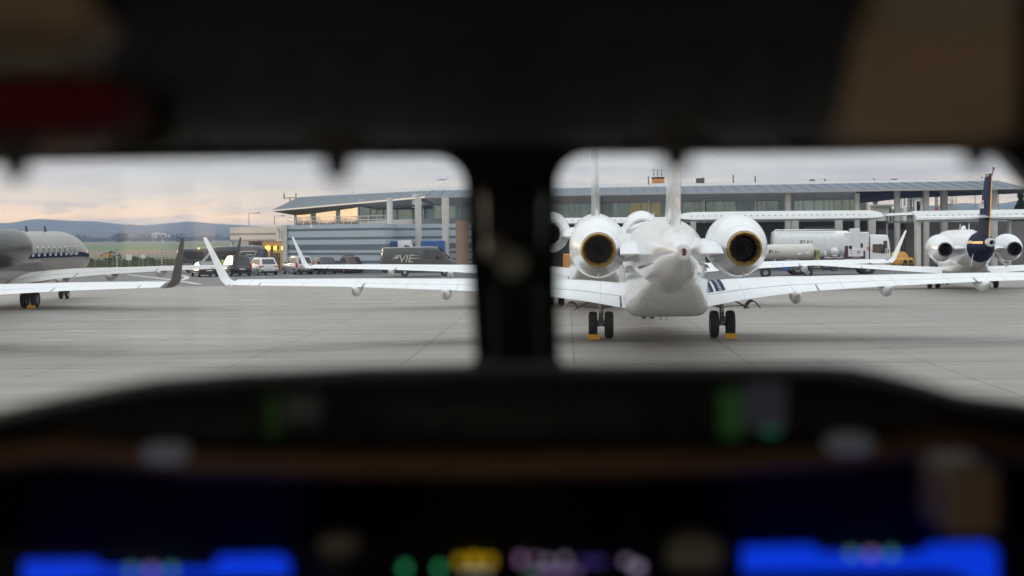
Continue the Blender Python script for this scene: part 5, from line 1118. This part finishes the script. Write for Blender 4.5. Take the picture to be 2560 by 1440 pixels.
    for x, zt_, k in ((xa, Z(587), 1), (lerp(xa, xb, .75), Z(588), 1), (lerp(xa, xb, .88), Z(590), .99), (lerp(xa, xb, .95), Z(604), .98), (xb - .02, Z(632), .97), (xb, Z(640), .95)):
        rings.append([(x, 1.2 + y * 1.18 * k, z) for y, z in ((-1, .55), (-1, lerp(.55, zt_, .55)), (-.97, lerp(.55, zt_, .93)), (-.85, zt_), (.85, zt_), (.97, lerp(.55, zt_, .93)), (1, lerp(.55, zt_, .55)), (1, .55))])
    b.loft(rings); cb = b.build('cab', W_, o)
    q = MB(); q.quad((X(2181), -.0, Z(632)), (X(2206), -.0, Z(635)), (X(2206), .012, Z(611)), (X(2182), .012, Z(612))); q.build('side_window', TINT, cb, smooth=0)
    q = MB(); q.quad((X(2209), -.01, Z(622)), (X(2219), .01, Z(623)), (X(2218), .02, Z(603)), (X(2209), .02, Z(603))); q.build('windscreen', TINT, cb, smooth=0)
    q = MB(); q.bbox(X(2206), X(2210), -.3, -.1, Z(634), Z(612), .03); q.build('mirror', M['black'], cb)
    text('lettering', '601', .46, M['black'], cb, (X(2214.5), -.022, Z(630)), (rad(90), 0, 0), .006)
    q = MB(); q.lathe((X(2170), -.02, .55), (0, 1, 0), [(0, .62), (.3, .62)], 24); q.box(X(2150), X(2220), -.02, .3, .38, .5); q.build('wheel_arch', mat('arch_plum', (.05, .018, .04), .6), cb)
    q = MB(); q.bbox(X(2209), X(2214), -.1, .1, .45, 1.0, .03); q.build('marker_board', W_, cb); q = MB()
    for k in range(4): q.box(X(2217), X(2229), -.15, .25, .35 + k * .28, .39 + k * .28)
    q.box(X(2228), X(2229.5), -.16, -.1, .3, 1.6); q.build('steps', M['darksteel'], cb)
fuel_truck()
def fuel_trailer():
    D = 124; x0 = at(1895, 640, D).x; o = empty('fuel_trailer', (x0, D, -.03), label='low white cylindrical fuel trailer in front of the tanker lorry', cat='fuel trailer')
    def X(px): return at(px, 640, D).x - x0
    def Z(py): return at(1980, py, D).z + .03
    cz = (Z(611) + Z(649)) / 2; r = (Z(611) - Z(649)) / 2; b = MB(); b.lathe((0, 1, cz), (1, 0, 0), [(X(1897), .05), (X(1899), r * .6), (X(1903), r * .9), (X(1908), r), (X(2031), r), (X(2036), r * .92), (X(2040), r * .6), (X(2042), .03)], 36); tk = b.build('tank', mat('trailer_off_white', (.62, .61, .57), .35, var=.05), o)
    q = MB(); y = 1 - r - .004; q.box(X(1926), X(1929), y - .012, y + .03, Z(630), Z(624)); q.build('marking', M['black'], tk); text('lettering', 'JET A-1', .30, M['black'], tk, (X(1938), 1 - r - .012, cz + .02), (rad(90), 0, 0), .004, 0, .9)
    q = MB(); q.box(X(1900), X(2046), .4, 1.6, .62, .78); q.tube([(X(1915), .2, .7), (X(1925), .2, cz - r * .9)], .05, 6); q.tube([(X(1940), .2, .78), (X(1965), .2, Z(643))], .05, 6); q.build('chassis', M['darksteel'], o)
    q = MB(); q.bbox(X(1996), X(2005), y, y + .3, Z(638), Z(632), .02); q.bbox(X(2016), X(2025), y, y + .3, Z(636), Z(629), .02); q.build('label_plate', M['whitebase'], tk)
    q = MB(); q.bbox(X(2043), X(2053), .4, 1.5, .7, Z(625), .05); q.build('pump_unit', mat('pump_olive', (.30, .29, .12), .6, var=.2, scale=4), o); q = MB(); q.bbox(X(1958), X(1975), .3, .8, .55, .85, .04); q.build('blue_box', BLU, o)
    for px_ in (1915, 2020):
        w = MB(); x = X(px_); w.lathe((x, .3, .42), (0, 1, 0), [(-.12, .2), (-.14, .3), (-.1, .42), (.1, .42), (.14, .3)], 20); w.build('wheel', M['rubber'], o)
fuel_trailer()
def yellow_tug():
    D = 146; p = at(2243, 650, D); o = empty('towing_tractor', (p.x, D, -.03), rad(28), label='orange yellow aircraft tractor with black chevrons parked behind the lorry cab', cat='tractor'); YO = mat('tractor_orange', (.62, .32, .05), .5, var=.08, scale=2)
    b = MB(); b.loft([rrect(.82, -1.3, 1.5, .45, .15), rrect(.85, -1.4, 1.55, .6, .15), rrect(.85, -1.4, 1.55, .95, .15), rrect(.74, -1.25, 1.4, 1.12, .2)]); b.build('body', YO, o)
    b = MB(); b.loft([rrect(.62, -.9, .6, 1.1, .15), rrect(.6, -.85, .5, 1.35, .15), rrect(.42, -.6, .3, 1.65, .15)]); b.build('hood', YO, o)
    q = MB(); q.bbox(-.5, -.08, -1.43, -1.35, .62, .92, .02); q.bbox(.12, .55, -1.43, -1.35, .65, .9, .02); q.build('grille', M['black'], o)
    q = MB()
    for x in (-.62, -.3, .3, .62): s_ = 1 if x < 0 else -1; q.poly([(x - .07, -1.32, .40), (x + .07, -1.32, .40), (x + .07 + s_ * .16, -1.32, .62), (x - .07 + s_ * .16, -1.32, .62)], (0, -.10, 0))
    q.build('chevron', M['black'], o); q = MB(); q.cyl((.3, .2, 1.6), (.3, .2, 2.15), .02, None, 6); q.ball((.3, .2, 2.2), .08, 6); q.build('beacon', YO, o)
    for s_ in (-1, 1):
        for y in (-.8, .95): wheel_mb((s_ * .72, y, .36), .36, .25, n=18).build('wheel', [M['rubber'], M['rim']], o)
yellow_tug()
# orange box behind the exhaust, left of the near jet
p = at(1421, 653, 122); o = empty('orange_cart', (p.x, 122, -.03), label='orange equipment cart seen beside the left gold rimmed exhaust', cat='cart'); q = MB(); q.bbox(-.36, .36, 0, 1.2, .3, 2.05, .06); q.build('body', mat('cart_orange', (.60, .26, .05), .5, var=.1), o)
for s_ in (-.25, .25): wheel_mb((s_, .2, .18), .18, .1, n=14).build('wheel', [M['rubber'], M['rim']], o)
MB().tube([(-.3, .0, .9), (-.3, -.6, .5)], .03, 6).build('tow_bar', M['darksteel'], o)
# person in a high visibility vest by the cars
def person():
    D = 153; p = at(558, 660, D); o = empty('person', (p.x, D, -.03), rad(15), label='standing person in dark clothes and a yellow high visibility vest by the parked cars', cat='person')
    me = bpy.data.meshes.new('body'); V = [(0, 0, .95), (0, 0, 1.18), (0, .01, 1.38), (0, 0, 1.50), (0, -.02, 1.60), (0, -.02, 1.74)]; E = [(0, 1), (1, 2), (2, 3), (3, 4), (4, 5)]; R = [.155, .14, .15, .06, .088, .07]
    def ch(start, pts):
        a = start
        for q, r in pts: V.append(q); R.append(r); E.append((a, len(V) - 1)); a = len(V) - 1
        return a
    for s_ in (-1, 1):
        ch(0, [((s_ * .10, 0, .85), .11), ((s_ * .12, -.02, .5), .075), ((s_ * .12, .02, .10), .05), ((s_ * .13, -.12, .05), .045)])
        h = ch(2, [((s_ * .19, 0, 1.40), .07), ((s_ * .25, .03, 1.14), .05), ((s_ * .25, -.06, .92), .035), ((s_ * .25, -.08, .85), .035)])
        for k in range(5): ch(h, [((s_ * .25 + (k - 2) * .016, -.09, .80), .009), ((s_ * .25 + (k - 2) * .018, -.10, .765 + .012 * abs(k - 2)), .008)])
    me.from_pydata(V, E, []); b = bpy.data.objects.new('body', me); COL.objects.link(b); b.parent = o
    sk = b.modifiers.new('skin', 'SKIN'); 
    for i, r in enumerate(R): me.skin_vertices[0].data[i].radius = (r, r)
    me.skin_vertices[0].data[0].use_root = True
    b.modifiers.new('sub', 'SUBSURF').levels = 1; me.materials.append(mat('dark_clothing', (.025, .025, .03), .8))
    q = MB(); q.loft([[(x * k, y * k + .0, z) for x, y in [(math.cos(a) * .215, math.sin(a) * .165) for a in [2 * math.pi * j / 20 for j in range(20)]]] for z, k in ((.98, .95), (1.2, .92), (1.36, 1.0), (1.46, .75))], False, False); q.build('vest', mat('hi_vis_yellow', (.55, .70, .06), .6, var=.1), o)
    q = MB(); q.ball((0, -.02, 1.70), .11, 10, sq=(.9, 1, .8)); q.build('hair', mat('dark_hair', (.03, .022, .015), .8), o); q = MB(); q.ball((0, .05, 1.655), .09, 8, sq=(.85, .6, 1.1)); q.build('face', mat('skin', (.45, .28, .20), .5), o)
person()
q = MB(); p = at(713, 675, 160); q.cyl((p.x, 160, -.03), (p.x, 160, .2), .12, None, 12, 0); q.cyl((p.x, 160, .2), (p.x, 160, .4), .12, None, 12, 1); q.cyl((p.x, 160, .4), (p.x, 160, .6), .12, .1, 12, 0); tag(q.build('bollard', [M['whitebase'], TLR]), 'short red and white bollard at the corner of the striped block', 'bollard')
# ------------------------------------------------------------------ the cockpit the picture is taken from
CK = empty('cockpit', (0, 2.0, 2.0), label='dark unlit flight deck framing the view, with windscreen post, glareshield and blue screens', cat='cockpit'); OFF = Vector((0, 2.0, 2.0))
def cbuild(mb, name, m, par=None, smooth=40):
    mb.v = [tuple(Vector(v) - OFF) for v in mb.v]; return mb.build(name, m, par or CK, smooth)
TRIM = mat('cockpit_black_trim', (.035, .034, .034), .7, var=.15, scale=4); TRIMG = mat('cockpit_grey_trim', (.075, .072, .070), .65, var=.15, scale=5); TAN = mat('cabin_tan_leather', (.80, .58, .37), .6, var=.1, scale=5); BEIGE = mat('cabin_beige_trim', (.68, .64, .47), .6, var=.08, scale=4); REDP = mat('dark_red_padding', (.32, .016, .022), .75, var=.15, scale=6); WOOD = mat('brown_wood_trim', (.33, .16, .065), .45, var=.3, scale=3, stretch=(.6, 6, 6)); KNOB = mat('grey_button_added_glow', (.7, .75, .78), .5, emit=((.8, .92, 1.0), .02))  # grey button material: added faint glow stands in for window light
def plate(outer, holes, y0, y1, name, m):
    bm = bmesh.new(); 
    def loop(pts):
        vs = [bm.verts.new(p) for p in pts]; return [bm.edges.new((vs[i], vs[(i + 1) % len(vs)])) for i in range(len(vs))]
    es = loop(outer)
    for h in holes: es += loop(h)
    bmesh.ops.triangle_fill(bm, edges=es, use_beauty=True)
    ext = bmesh.ops.extrude_face_region(bm, geom=list(bm.faces)); bmesh.ops.translate(bm, verts=[v for v in ext['geom'] if isinstance(v, bmesh.types.BMVert)], vec=(0, y1 - y0, 0)); bmesh.ops.recalc_face_normals(bm, faces=bm.faces)
    bmesh.ops.translate(bm, verts=bm.verts, vec=-OFF); me = bpy.data.meshes.new(name); bm.to_mesh(me); bm.free(); me.materials.append(m); o = bpy.data.objects.new(name, me); COL.objects.link(o); o.parent = CK; return o
YW_ = 2.4
def pp(pts, Y=YW_): return [at(x, y, Y) for x, y in pts]
def arc(cx, cy, r, a0, a1, n=7): return [(cx + r * math.cos(rad(lerp(a0, a1, i / n))), cy + r * math.sin(rad(lerp(a0, a1, i / n)))) for i in range(n + 1)]
hl = [(-560, 420), (-150, 404), (0, 400), (250, 396), (600, 391), (850, 388)] + arc(1082, 468, 80, -90, 0) + [(1168, 600), (1178, 760)] + arc(1164, 892, 24, 0, 90) + [(900, 922), (600, 940), (390, 962), (200, 1004), (0, 1052), (-560, 1130)]
hr = [(1399, 900)] + [(1396, 760), (1397, 600)] + arc(1474, 462, 80, 180, 270) + [(1700, 381), (2100, 378), (2330, 375)] + arc(2480, 436, 60, -90, -40) + [(2590, 470), (2700, 640), (2760, 900), (2760, 1040), (2560, 1012), (2400, 996), (2200, 940), (2050, 920)] + arc(1424, 890, 26, 90, 165, 5)
plate([Vector((-1.3, YW_, 1.95)), Vector((1.3, YW_, 1.95)), Vector((1.3, YW_, 4.12)), Vector((-1.3, YW_, 4.12))], [pp(hl), pp(hr)], YW_, YW_ + .06, 'windscreen_frame', TRIM)
# panes
gm = bpy.data.materials.new('windscreen_glass'); gm.use_nodes = True; nt = gm.node_tree; nt.nodes.clear(); o_ = nt.nodes.new('ShaderNodeOutputMaterial'); tr = nt.nodes.new('ShaderNodeBsdfTransparent'); tr.inputs[0].default_value = (.955, .97, .955, 1); gl = nt.nodes.new('ShaderNodeBsdfGlossy'); gl.inputs['Roughness'].default_value = .02; mx = nt.nodes.new('ShaderNodeMixShader'); mx.inputs[0].default_value = .03; nt.links.new(tr.outputs[0], mx.inputs[1]); nt.links.new(gl.outputs[0], mx.inputs[2]); nt.links.new(mx.outputs[0], o_.inputs[0])
for a, b in ((-640, 1230), (1340, 2860)):
    q = MB(); p = [at(a, 330, YW_ + .03), at(b, 330, YW_ + .03), at(b, 1180, YW_ + .03), at(a, 1180, YW_ + .03)]
    q.poly(p, (0, .012, 0)); cbuild(q, 'windscreen_pane', gm, smooth=0)
# cabin shell
SHELL = mat('cabin_lining', (.72, .66, .56), .8); q = MB()
q.box(-1.36, 1.36, -4, 2.46, 1.9, 1.95); cbuild(q, 'cabin_floor', TRIM)
q = MB(); q.box(-1.36, 1.36, -4, 2.46, 4.12, 4.18); cbuild(q, 'cabin_roof', TRIM)
q = MB(); q.box(-1.3, 1.3, -4.06, -4, 1.95, 4.12); cbuild(q, 'cabin_rear_wall', SHELL)
for s_ in (-1, 1):
    q = MB(); x0, x1 = sorted((s_ * 1.3, s_ * 1.36)); q.box(x0, x1, -4, 2.46, 1.95, 2.85); q.box(x0, x1, -4, 2.46, 3.75, 4.12); ye = [-4, -3.6, -2.8, -2.5, -1.7, -1.4, -.5, 2.46]
    for i in range(0, 8, 2): q.box(x0, x1, ye[i], ye[i + 1], 2.85, 3.75)
    cbuild(q, 'cabin_side_wall', SHELL)
def slab(px0, py0, px1, py1, Y, dep, name, m, b=.01, par=None):
    a, c = at(px0, py1, Y), at(px1, py0, Y); q = MB(); q.bbox(a.x, c.x, Y, Y + dep, a.z, c.z, min(b, (c.z - a.z) / 3, (c.x - a.x) / 3)); return cbuild(q, name, m, par)
# centre post cover and compass
q = MB(); q.loft([[at(x, y, 2.33) for x, y in ((1206, 470), (1362, 470), (1362, 520), (1206, 520))], [at(x, y, 2.24) for x, y in ((1214, 500), (1352, 500), (1352, 660), (1214, 660))], [at(x, y, 2.24) for x, y in ((1220, 600), (1346, 600), (1346, 720), (1220, 720))], [at(x, y, 2.38) for x, y in ((1225, 720), (1340, 720), (1340, 730), (1225, 730))]]); cbuild(q, 'compass_housing', TRIM)
for px_, py_, r, m in ((1280, 658, .022, mat('compass_face', (.75, .80, .68), .5)), (1243, 622, .018, mat('compass_bracket', (.45, .45, .38), .6))):
    p = at(px_, py_, 2.235); q = MB(); q.lathe(p, (0, -1, 0), [(-.02, r), (0, r), (.012, r * .85), (.014, .001)], 24); cbuild(q, 'compass_dial', m)
q = MB(); q.bbox(at(1218, 0, 2.36).x, at(1352, 0, 2.36).x, 2.34, 2.40, at(1280, 930, 2.36).z, at(1280, 715, 2.36).z, .01); cbuild(q, 'centre_post', TRIM)
# glareshield
ga = [(-620, 1140), (-300, 1080), (0, 1022), (100, 1000), (200, 979), (300, 959), (390, 944), (600, 926), (900, 914), (1280, 909), (1700, 906), (2050, 907), (2130, 913), (2200, 926), (2300, 953), (2400, 982), (2560, 1004), (2800, 1040), (3200, 1120)]
def ring_at(Y, dy, low): return [at(x, y + dy, Y) for x, y in ga] + [at(x, low, Y) for x, y in reversed(ga)]
q = MB(); q.loft([ring_at(2.34, 14, 1130), ring_at(2.2, 4, 1150), ring_at(2.05, 0, 1170), ring_at(1.98, 6, 1175), ring_at(1.95, 30, 1175)]); cbuild(q, 'glareshield', TRIM, smooth=30)
GD = lambda c, s_: mat('screen_glow', c, .3, emit=(c, s_))
for name, a, b, c, d, col, st in (('guidance_display', 662, 990, 700, 1095, (.04, .16, .02), .03), ('guidance_display', 708, 985, 800, 1060, (.12, .13, .13), .02), ('guidance_display', 1800, 975, 1858, 1095, (.05, .22, .05), .06), ('guidance_display', 1864, 955, 1968, 1075, (.14, .15, .20), .05), ('guidance_display', 1908, 1070, 1950, 1088, (.05, .40, .25), .12)): slab(a, b, c, d, 1.935, .012, name, GD(col, st), .003)
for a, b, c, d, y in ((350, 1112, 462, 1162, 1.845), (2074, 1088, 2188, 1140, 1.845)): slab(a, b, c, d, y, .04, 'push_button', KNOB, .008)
for px_, py_ in ((550, 1115), (1000, 1080), (1120, 1085), (1420, 1080), (1540, 1085), (880, 1075), (1690, 1090)):
    p = at(px_, py_, 1.94); q = MB(); q.lathe(p, (0, -1, 0), [(-.01, .012), (.02, .012), (.024, .008), (.025, .001)], 16); cbuild(q, 'selector_knob', TRIMG)
slab(150, 1040, 640, 1100, 1.945, .01, 'switch_panel', TRIMG, .003); slab(960, 1000, 1600, 1105, 1.945, .01, 'switch_panel', TRIMG, .003); slab(2000, 1010, 2350, 1080, 1.945, .01, 'switch_panel', TRIMG, .003)
# wooden strip below the brow
ws = [(-400, 1150), (0, 1118), (140, 1098), (280, 1108), (480, 1130), (800, 1136), (1280, 1138), (1800, 1130), (2100, 1112), (2250, 1092), (2380, 1072), (2480, 1092), (2600, 1110)]
q = MB(); q.loft([[at(x, y, Y) for x, y in ws] + [at(x, y + h, Y) for x, y in reversed(ws)] for Y, h in ((1.92, 56), (1.88, 60), (1.865, 52))]); cbuild(q, 'wood_strip', WOOD)
# main panel and screens
q = MB(); a, c = at(-400, 1900, 2.0), at(2960, 1180, 2.0); q.bbox(a.x, c.x, 1.99, 2.05, a.z, c.z, .01); cbuild(q, 'instrument_panel', TRIM)
BLUE = GD((.003, .035, .62), .75)
def scr(pts, Y, name, m): q = MB(); q.poly([at(x, y, Y) for x, y in pts], (0, .008, 0)); return cbuild(q, name, m, smooth=0)
for pts in ([(58, 1406), (235, 1404), (245, 1424), (530, 1426), (545, 1394), (700, 1390), (722, 1410), (722, 1600), (58, 1600)], [(1858, 1370), (2030, 1366), (2060, 1386), (2300, 1388), (2330, 1364), (2470, 1360), (2494, 1380), (2494, 1600), (1858, 1600)]):
    s_ = scr(pts, 1.98, 'flight_display', BLUE); 
    x0 = pts[0][0]
    for k, (dx, col) in enumerate(((270, (.12, .30, .22)), (320, (.35, .25, .35)), (370, (.10, .35, .25)))):
        p = at(x0 + dx, 1424 if x0 < 1000 else 1384, 1.972); q = MB(); q.ball(p, .006, 6); q.v = [tuple(Vector(v) - OFF) for v in q.v]; q.build('display_symbol', GD(col, .5), s_)
slab(30, 1370, 760, 1384, 1.985, .012, 'bezel', TRIMG, .003); slab(1830, 1336, 2510, 1350, 1.985, .012, 'bezel', TRIMG, .003)
cs = slab(960, 1380, 1640, 1600, 1.985, .01, 'engine_display', mat('screen_dark', (.006, .006, .012), .3), .003)
for px_, py_, w, h, col, st in ((1012, 1422, 16, 22, (.04, .38, .14), .7), (1098, 1422, 16, 22, (.04, .36, .14), .7), (1150, 1404, 20, 22, (.50, .34, .01), .55), (1185, 1402, 26, 24, (.55, .36, .01), .6), (1222, 1404, 26, 22, (.50, .32, .01), .55), (1190, 1432, 70, 8, (.3, .32, .3), .5), (1302, 1400, 16, 24, (.34, .18, .38), .6), (1340, 1396, 14, 10, (.36, .26, .40), .6), (1370, 1404, 20, 10, (.40, .36, .46), .6), (1412, 1400, 18, 14, (.34, .30, .40), .6), (1390, 1430, 120, 10, (.30, .20, .42), .5), (1566, 1404, 18, 14, (.36, .28, .44), .6), (1594, 1420, 26, 18, (.40, .32, .46), .6), (1480, 1406, 70, 14, (.06, .04, .22), .4), (1330, 1438, 30, 10, (.1, .45, .1), .5)):
    a, c = at(px_ - w / 2, py_ + h / 2, 1.975), at(px_ + w / 2, py_ - h / 2, 1.975); q = MB(); q.bbox(a.x, c.x, 1.975, 1.98, a.z, c.z, .002); q.v = [tuple(Vector(v) - OFF) for v in q.v]; q.build('display_symbol', GD(col, st), cs)
for px_, py_, w, h, m in ((842, 1368, 95, 48, BEIGE), (1742, 1395, 140, 110, BEIGE)):
    slab(px_ - w / 2, py_ - h / 2, px_ + w / 2, py_ + h / 2, 1.80, .05, 'control_column_top', m, .012)
q = MB(); p = at(842, 1470, 1.82); q.cyl((p.x, 1.82, p.z - .2), (p.x, 1.82, at(842, 1385, 1.82).z), .02, None, 14); cbuild(q, 'control_column', TRIMG); q = MB(); p = at(1742, 1470, 1.82); q.cyl((p.x, 1.82, p.z - .2), (p.x, 1.82, at(1742, 1440, 1.82).z), .02, None, 14); cbuild(q, 'control_column', TRIMG)
slab(2368, 1165, 2500, 1345, 1.7, .12, 'side_console', TAN, .004); slab(0, 1520, 2560, 1700, 1.6, .2, 'pedestal', TRIM, .02)
# overhead panel, visor rail and knobs
q = MB(); q.loft([[at(x, y, Y) for x, y in p_] for Y, p_ in ((2.36, ((60, 376), (2380, 366), (2380, 340), (60, 350))), (2.0, ((150, 392 - 60), (2240, 380 - 60), (2240, 200), (150, 210))), (1.5, ((260, 120), (2220, 110), (2220, -40), (260, -40))), (1.2, ((250, -60), (2260, -60), (2260, -200), (250, -200))))]); cbuild(q, 'overhead_panel', mat('overhead_black', (.009, .009, .008), .8, spec=.2), smooth=0)
q = MB(); q.tube([at(-200, 352, 2.26), at(500, 344, 2.26), at(1280, 338, 2.26), at(2100, 334, 2.26), at(2700, 338, 2.26)], .012, 10); cbuild(q, 'visor_rail', TRIMG)
q = MB(); q.loft([[at(x, y, Y) for x, y in ((-560, 398), (0, 382), (600, 374), (1280, 368), (2100, 362), (2600, 372), (3000, 380), (3000, 300), (-560, 310))] for Y in (2.28, 2.32)]); cbuild(q, 'header_trim', TRIM)
KG = mat('knob_grey', (.16, .155, .14), .6)
for px_, py_, s_ in ((40, 425, 1.0), (842, 425, 1.1), (1690, 398, 1.2), (2440, 398, 1.0), (-60, 420, .8)):
    p = at(px_, py_ - 12, 1.5); q = MB(); s_ *= .95; q.lathe(p + Vector((0, 0, -.006)), (0, 0, 1), [(-.010 * s_, .003 * s_), (-.008 * s_, .008 * s_), (-.002, .012 * s_), (.006, .013 * s_), (.014, .016 * s_), (.024, .024 * s_), (.04, .03 * s_)], 18, caps=True); cbuild(q, 'visor_knob', KG)
for px_, w in ((500, 110), (900, 90), (780, 60), (1600, 120), (1760, 90), (2000, 130)): slab(px_ - w / 2, 318, px_ + w / 2, 372, 2.2, .02, 'sky_gap_patch', mat('painted_sky_grey', (.16, .165, .16), .4), .01)  # opaque grey slabs painted as sky light showing through gaps above the header
# door frame panels either side, close to the eye
q = MB(); q.loft([[at(x, y, Y) for x, y in ((2085, 352), (2180, -60), (2548, -60), (2540, 330), (2440, 356), (2300, 362))] for Y in (1.25, 1.45)]); cbuild(q, 'door_frame_panel', TAN)
q = MB(); q.loft([[at(x, y, Y) for x, y in ((2190, 55), (2215, -60), (2530, -60), (2530, 60), (2350, 75))] for Y in (1.20, 1.249)]); cbuild(q, 'door_frame_cap', BEIGE)
slab(-300, -80, 225, 108, 1.3, .1, 'bulkhead_panel', TAN, .01); slab(-300, 104, 190, 168, 1.22, .1, 'bulkhead_rail', BEIGE, .012); slab(-300, 180, 296, 330, 1.28, .12, 'red_pad', REDP, .02); slab(-300, 335, 200, 386, 1.5, .1, 'lower_trim', TAN, .015); slab(255, 275, 420, 372, 1.8, .1, 'bracket', mat('olive_bracket', (.09, .075, .04), .7), .02)
q = MB(); q.box(at(2680, 720, 1.3).x, 1.3, 1.26, 1.32, 1.95, 4.12); cbuild(q, 'door_frame', TRIM)

# sloping lower face of the glareshield that catches the glow of the screens
q = MB(); q.loft([[at(x, y, Y) for x, y in ((-300, 1196), (2800, 1190), (2800, 1186), (-300, 1192))] if k == 0 else [at(x, y, Y) for x, y in ((-300, 1372), (2800, 1352), (2800, 1346), (-300, 1366))] for k, Y in enumerate((1.90, 1.984))]); cbuild(q, 'glareshield_lip', mat('satin_black_lip', (.007, .007, .008), .6, spec=.12), smooth=0)
# overhead switch rows
OHB = [mat('overhead_switch_brown', (.06, .045, .03), .6), mat('overhead_switch_grey', (.055, .055, .052), .6)]
for i, (px_, py_, w, h, Y) in enumerate([(x, y, 70, 26, lerp(1.52, 2.0, (y - 120) / 212) - .02) for y in (140, 200, 260) for x in range(420, 2120, 190)]):
    slab(px_ - w / 2, py_ - h / 2, px_ + w / 2, py_ + h / 2, Y, .03, 'overhead_switch', OHB[(i * 7) % 3 % 2], .004)
# dark round cut-outs low on the right screen, bright stripe details

# ------------------------------------------------------------------ evening haze over the plain
HZ = bpy.data.materials.new('haze'); HZ.use_nodes = True; nt = HZ.node_tree; nt.nodes.clear(); o_ = nt.nodes.new('ShaderNodeOutputMaterial'); pv = nt.nodes.new('ShaderNodeVolumePrincipled')
pv.inputs['Color'].default_value = (.53, .67, 1.0, 1); pv.inputs['Density'].default_value = 2.0e-4; pv.inputs['Anisotropy'].default_value = 0.0; nt.links.new(pv.outputs[0], o_.inputs['Volume'])
tag(MB().box(-4300, 4300, -420, 4750, -1.2, 190).build('haze', HZ, smooth=0), 'pale blue evening haze over the plain', 'haze', kind='stuff')
S.cycles.volume_bounces = 0
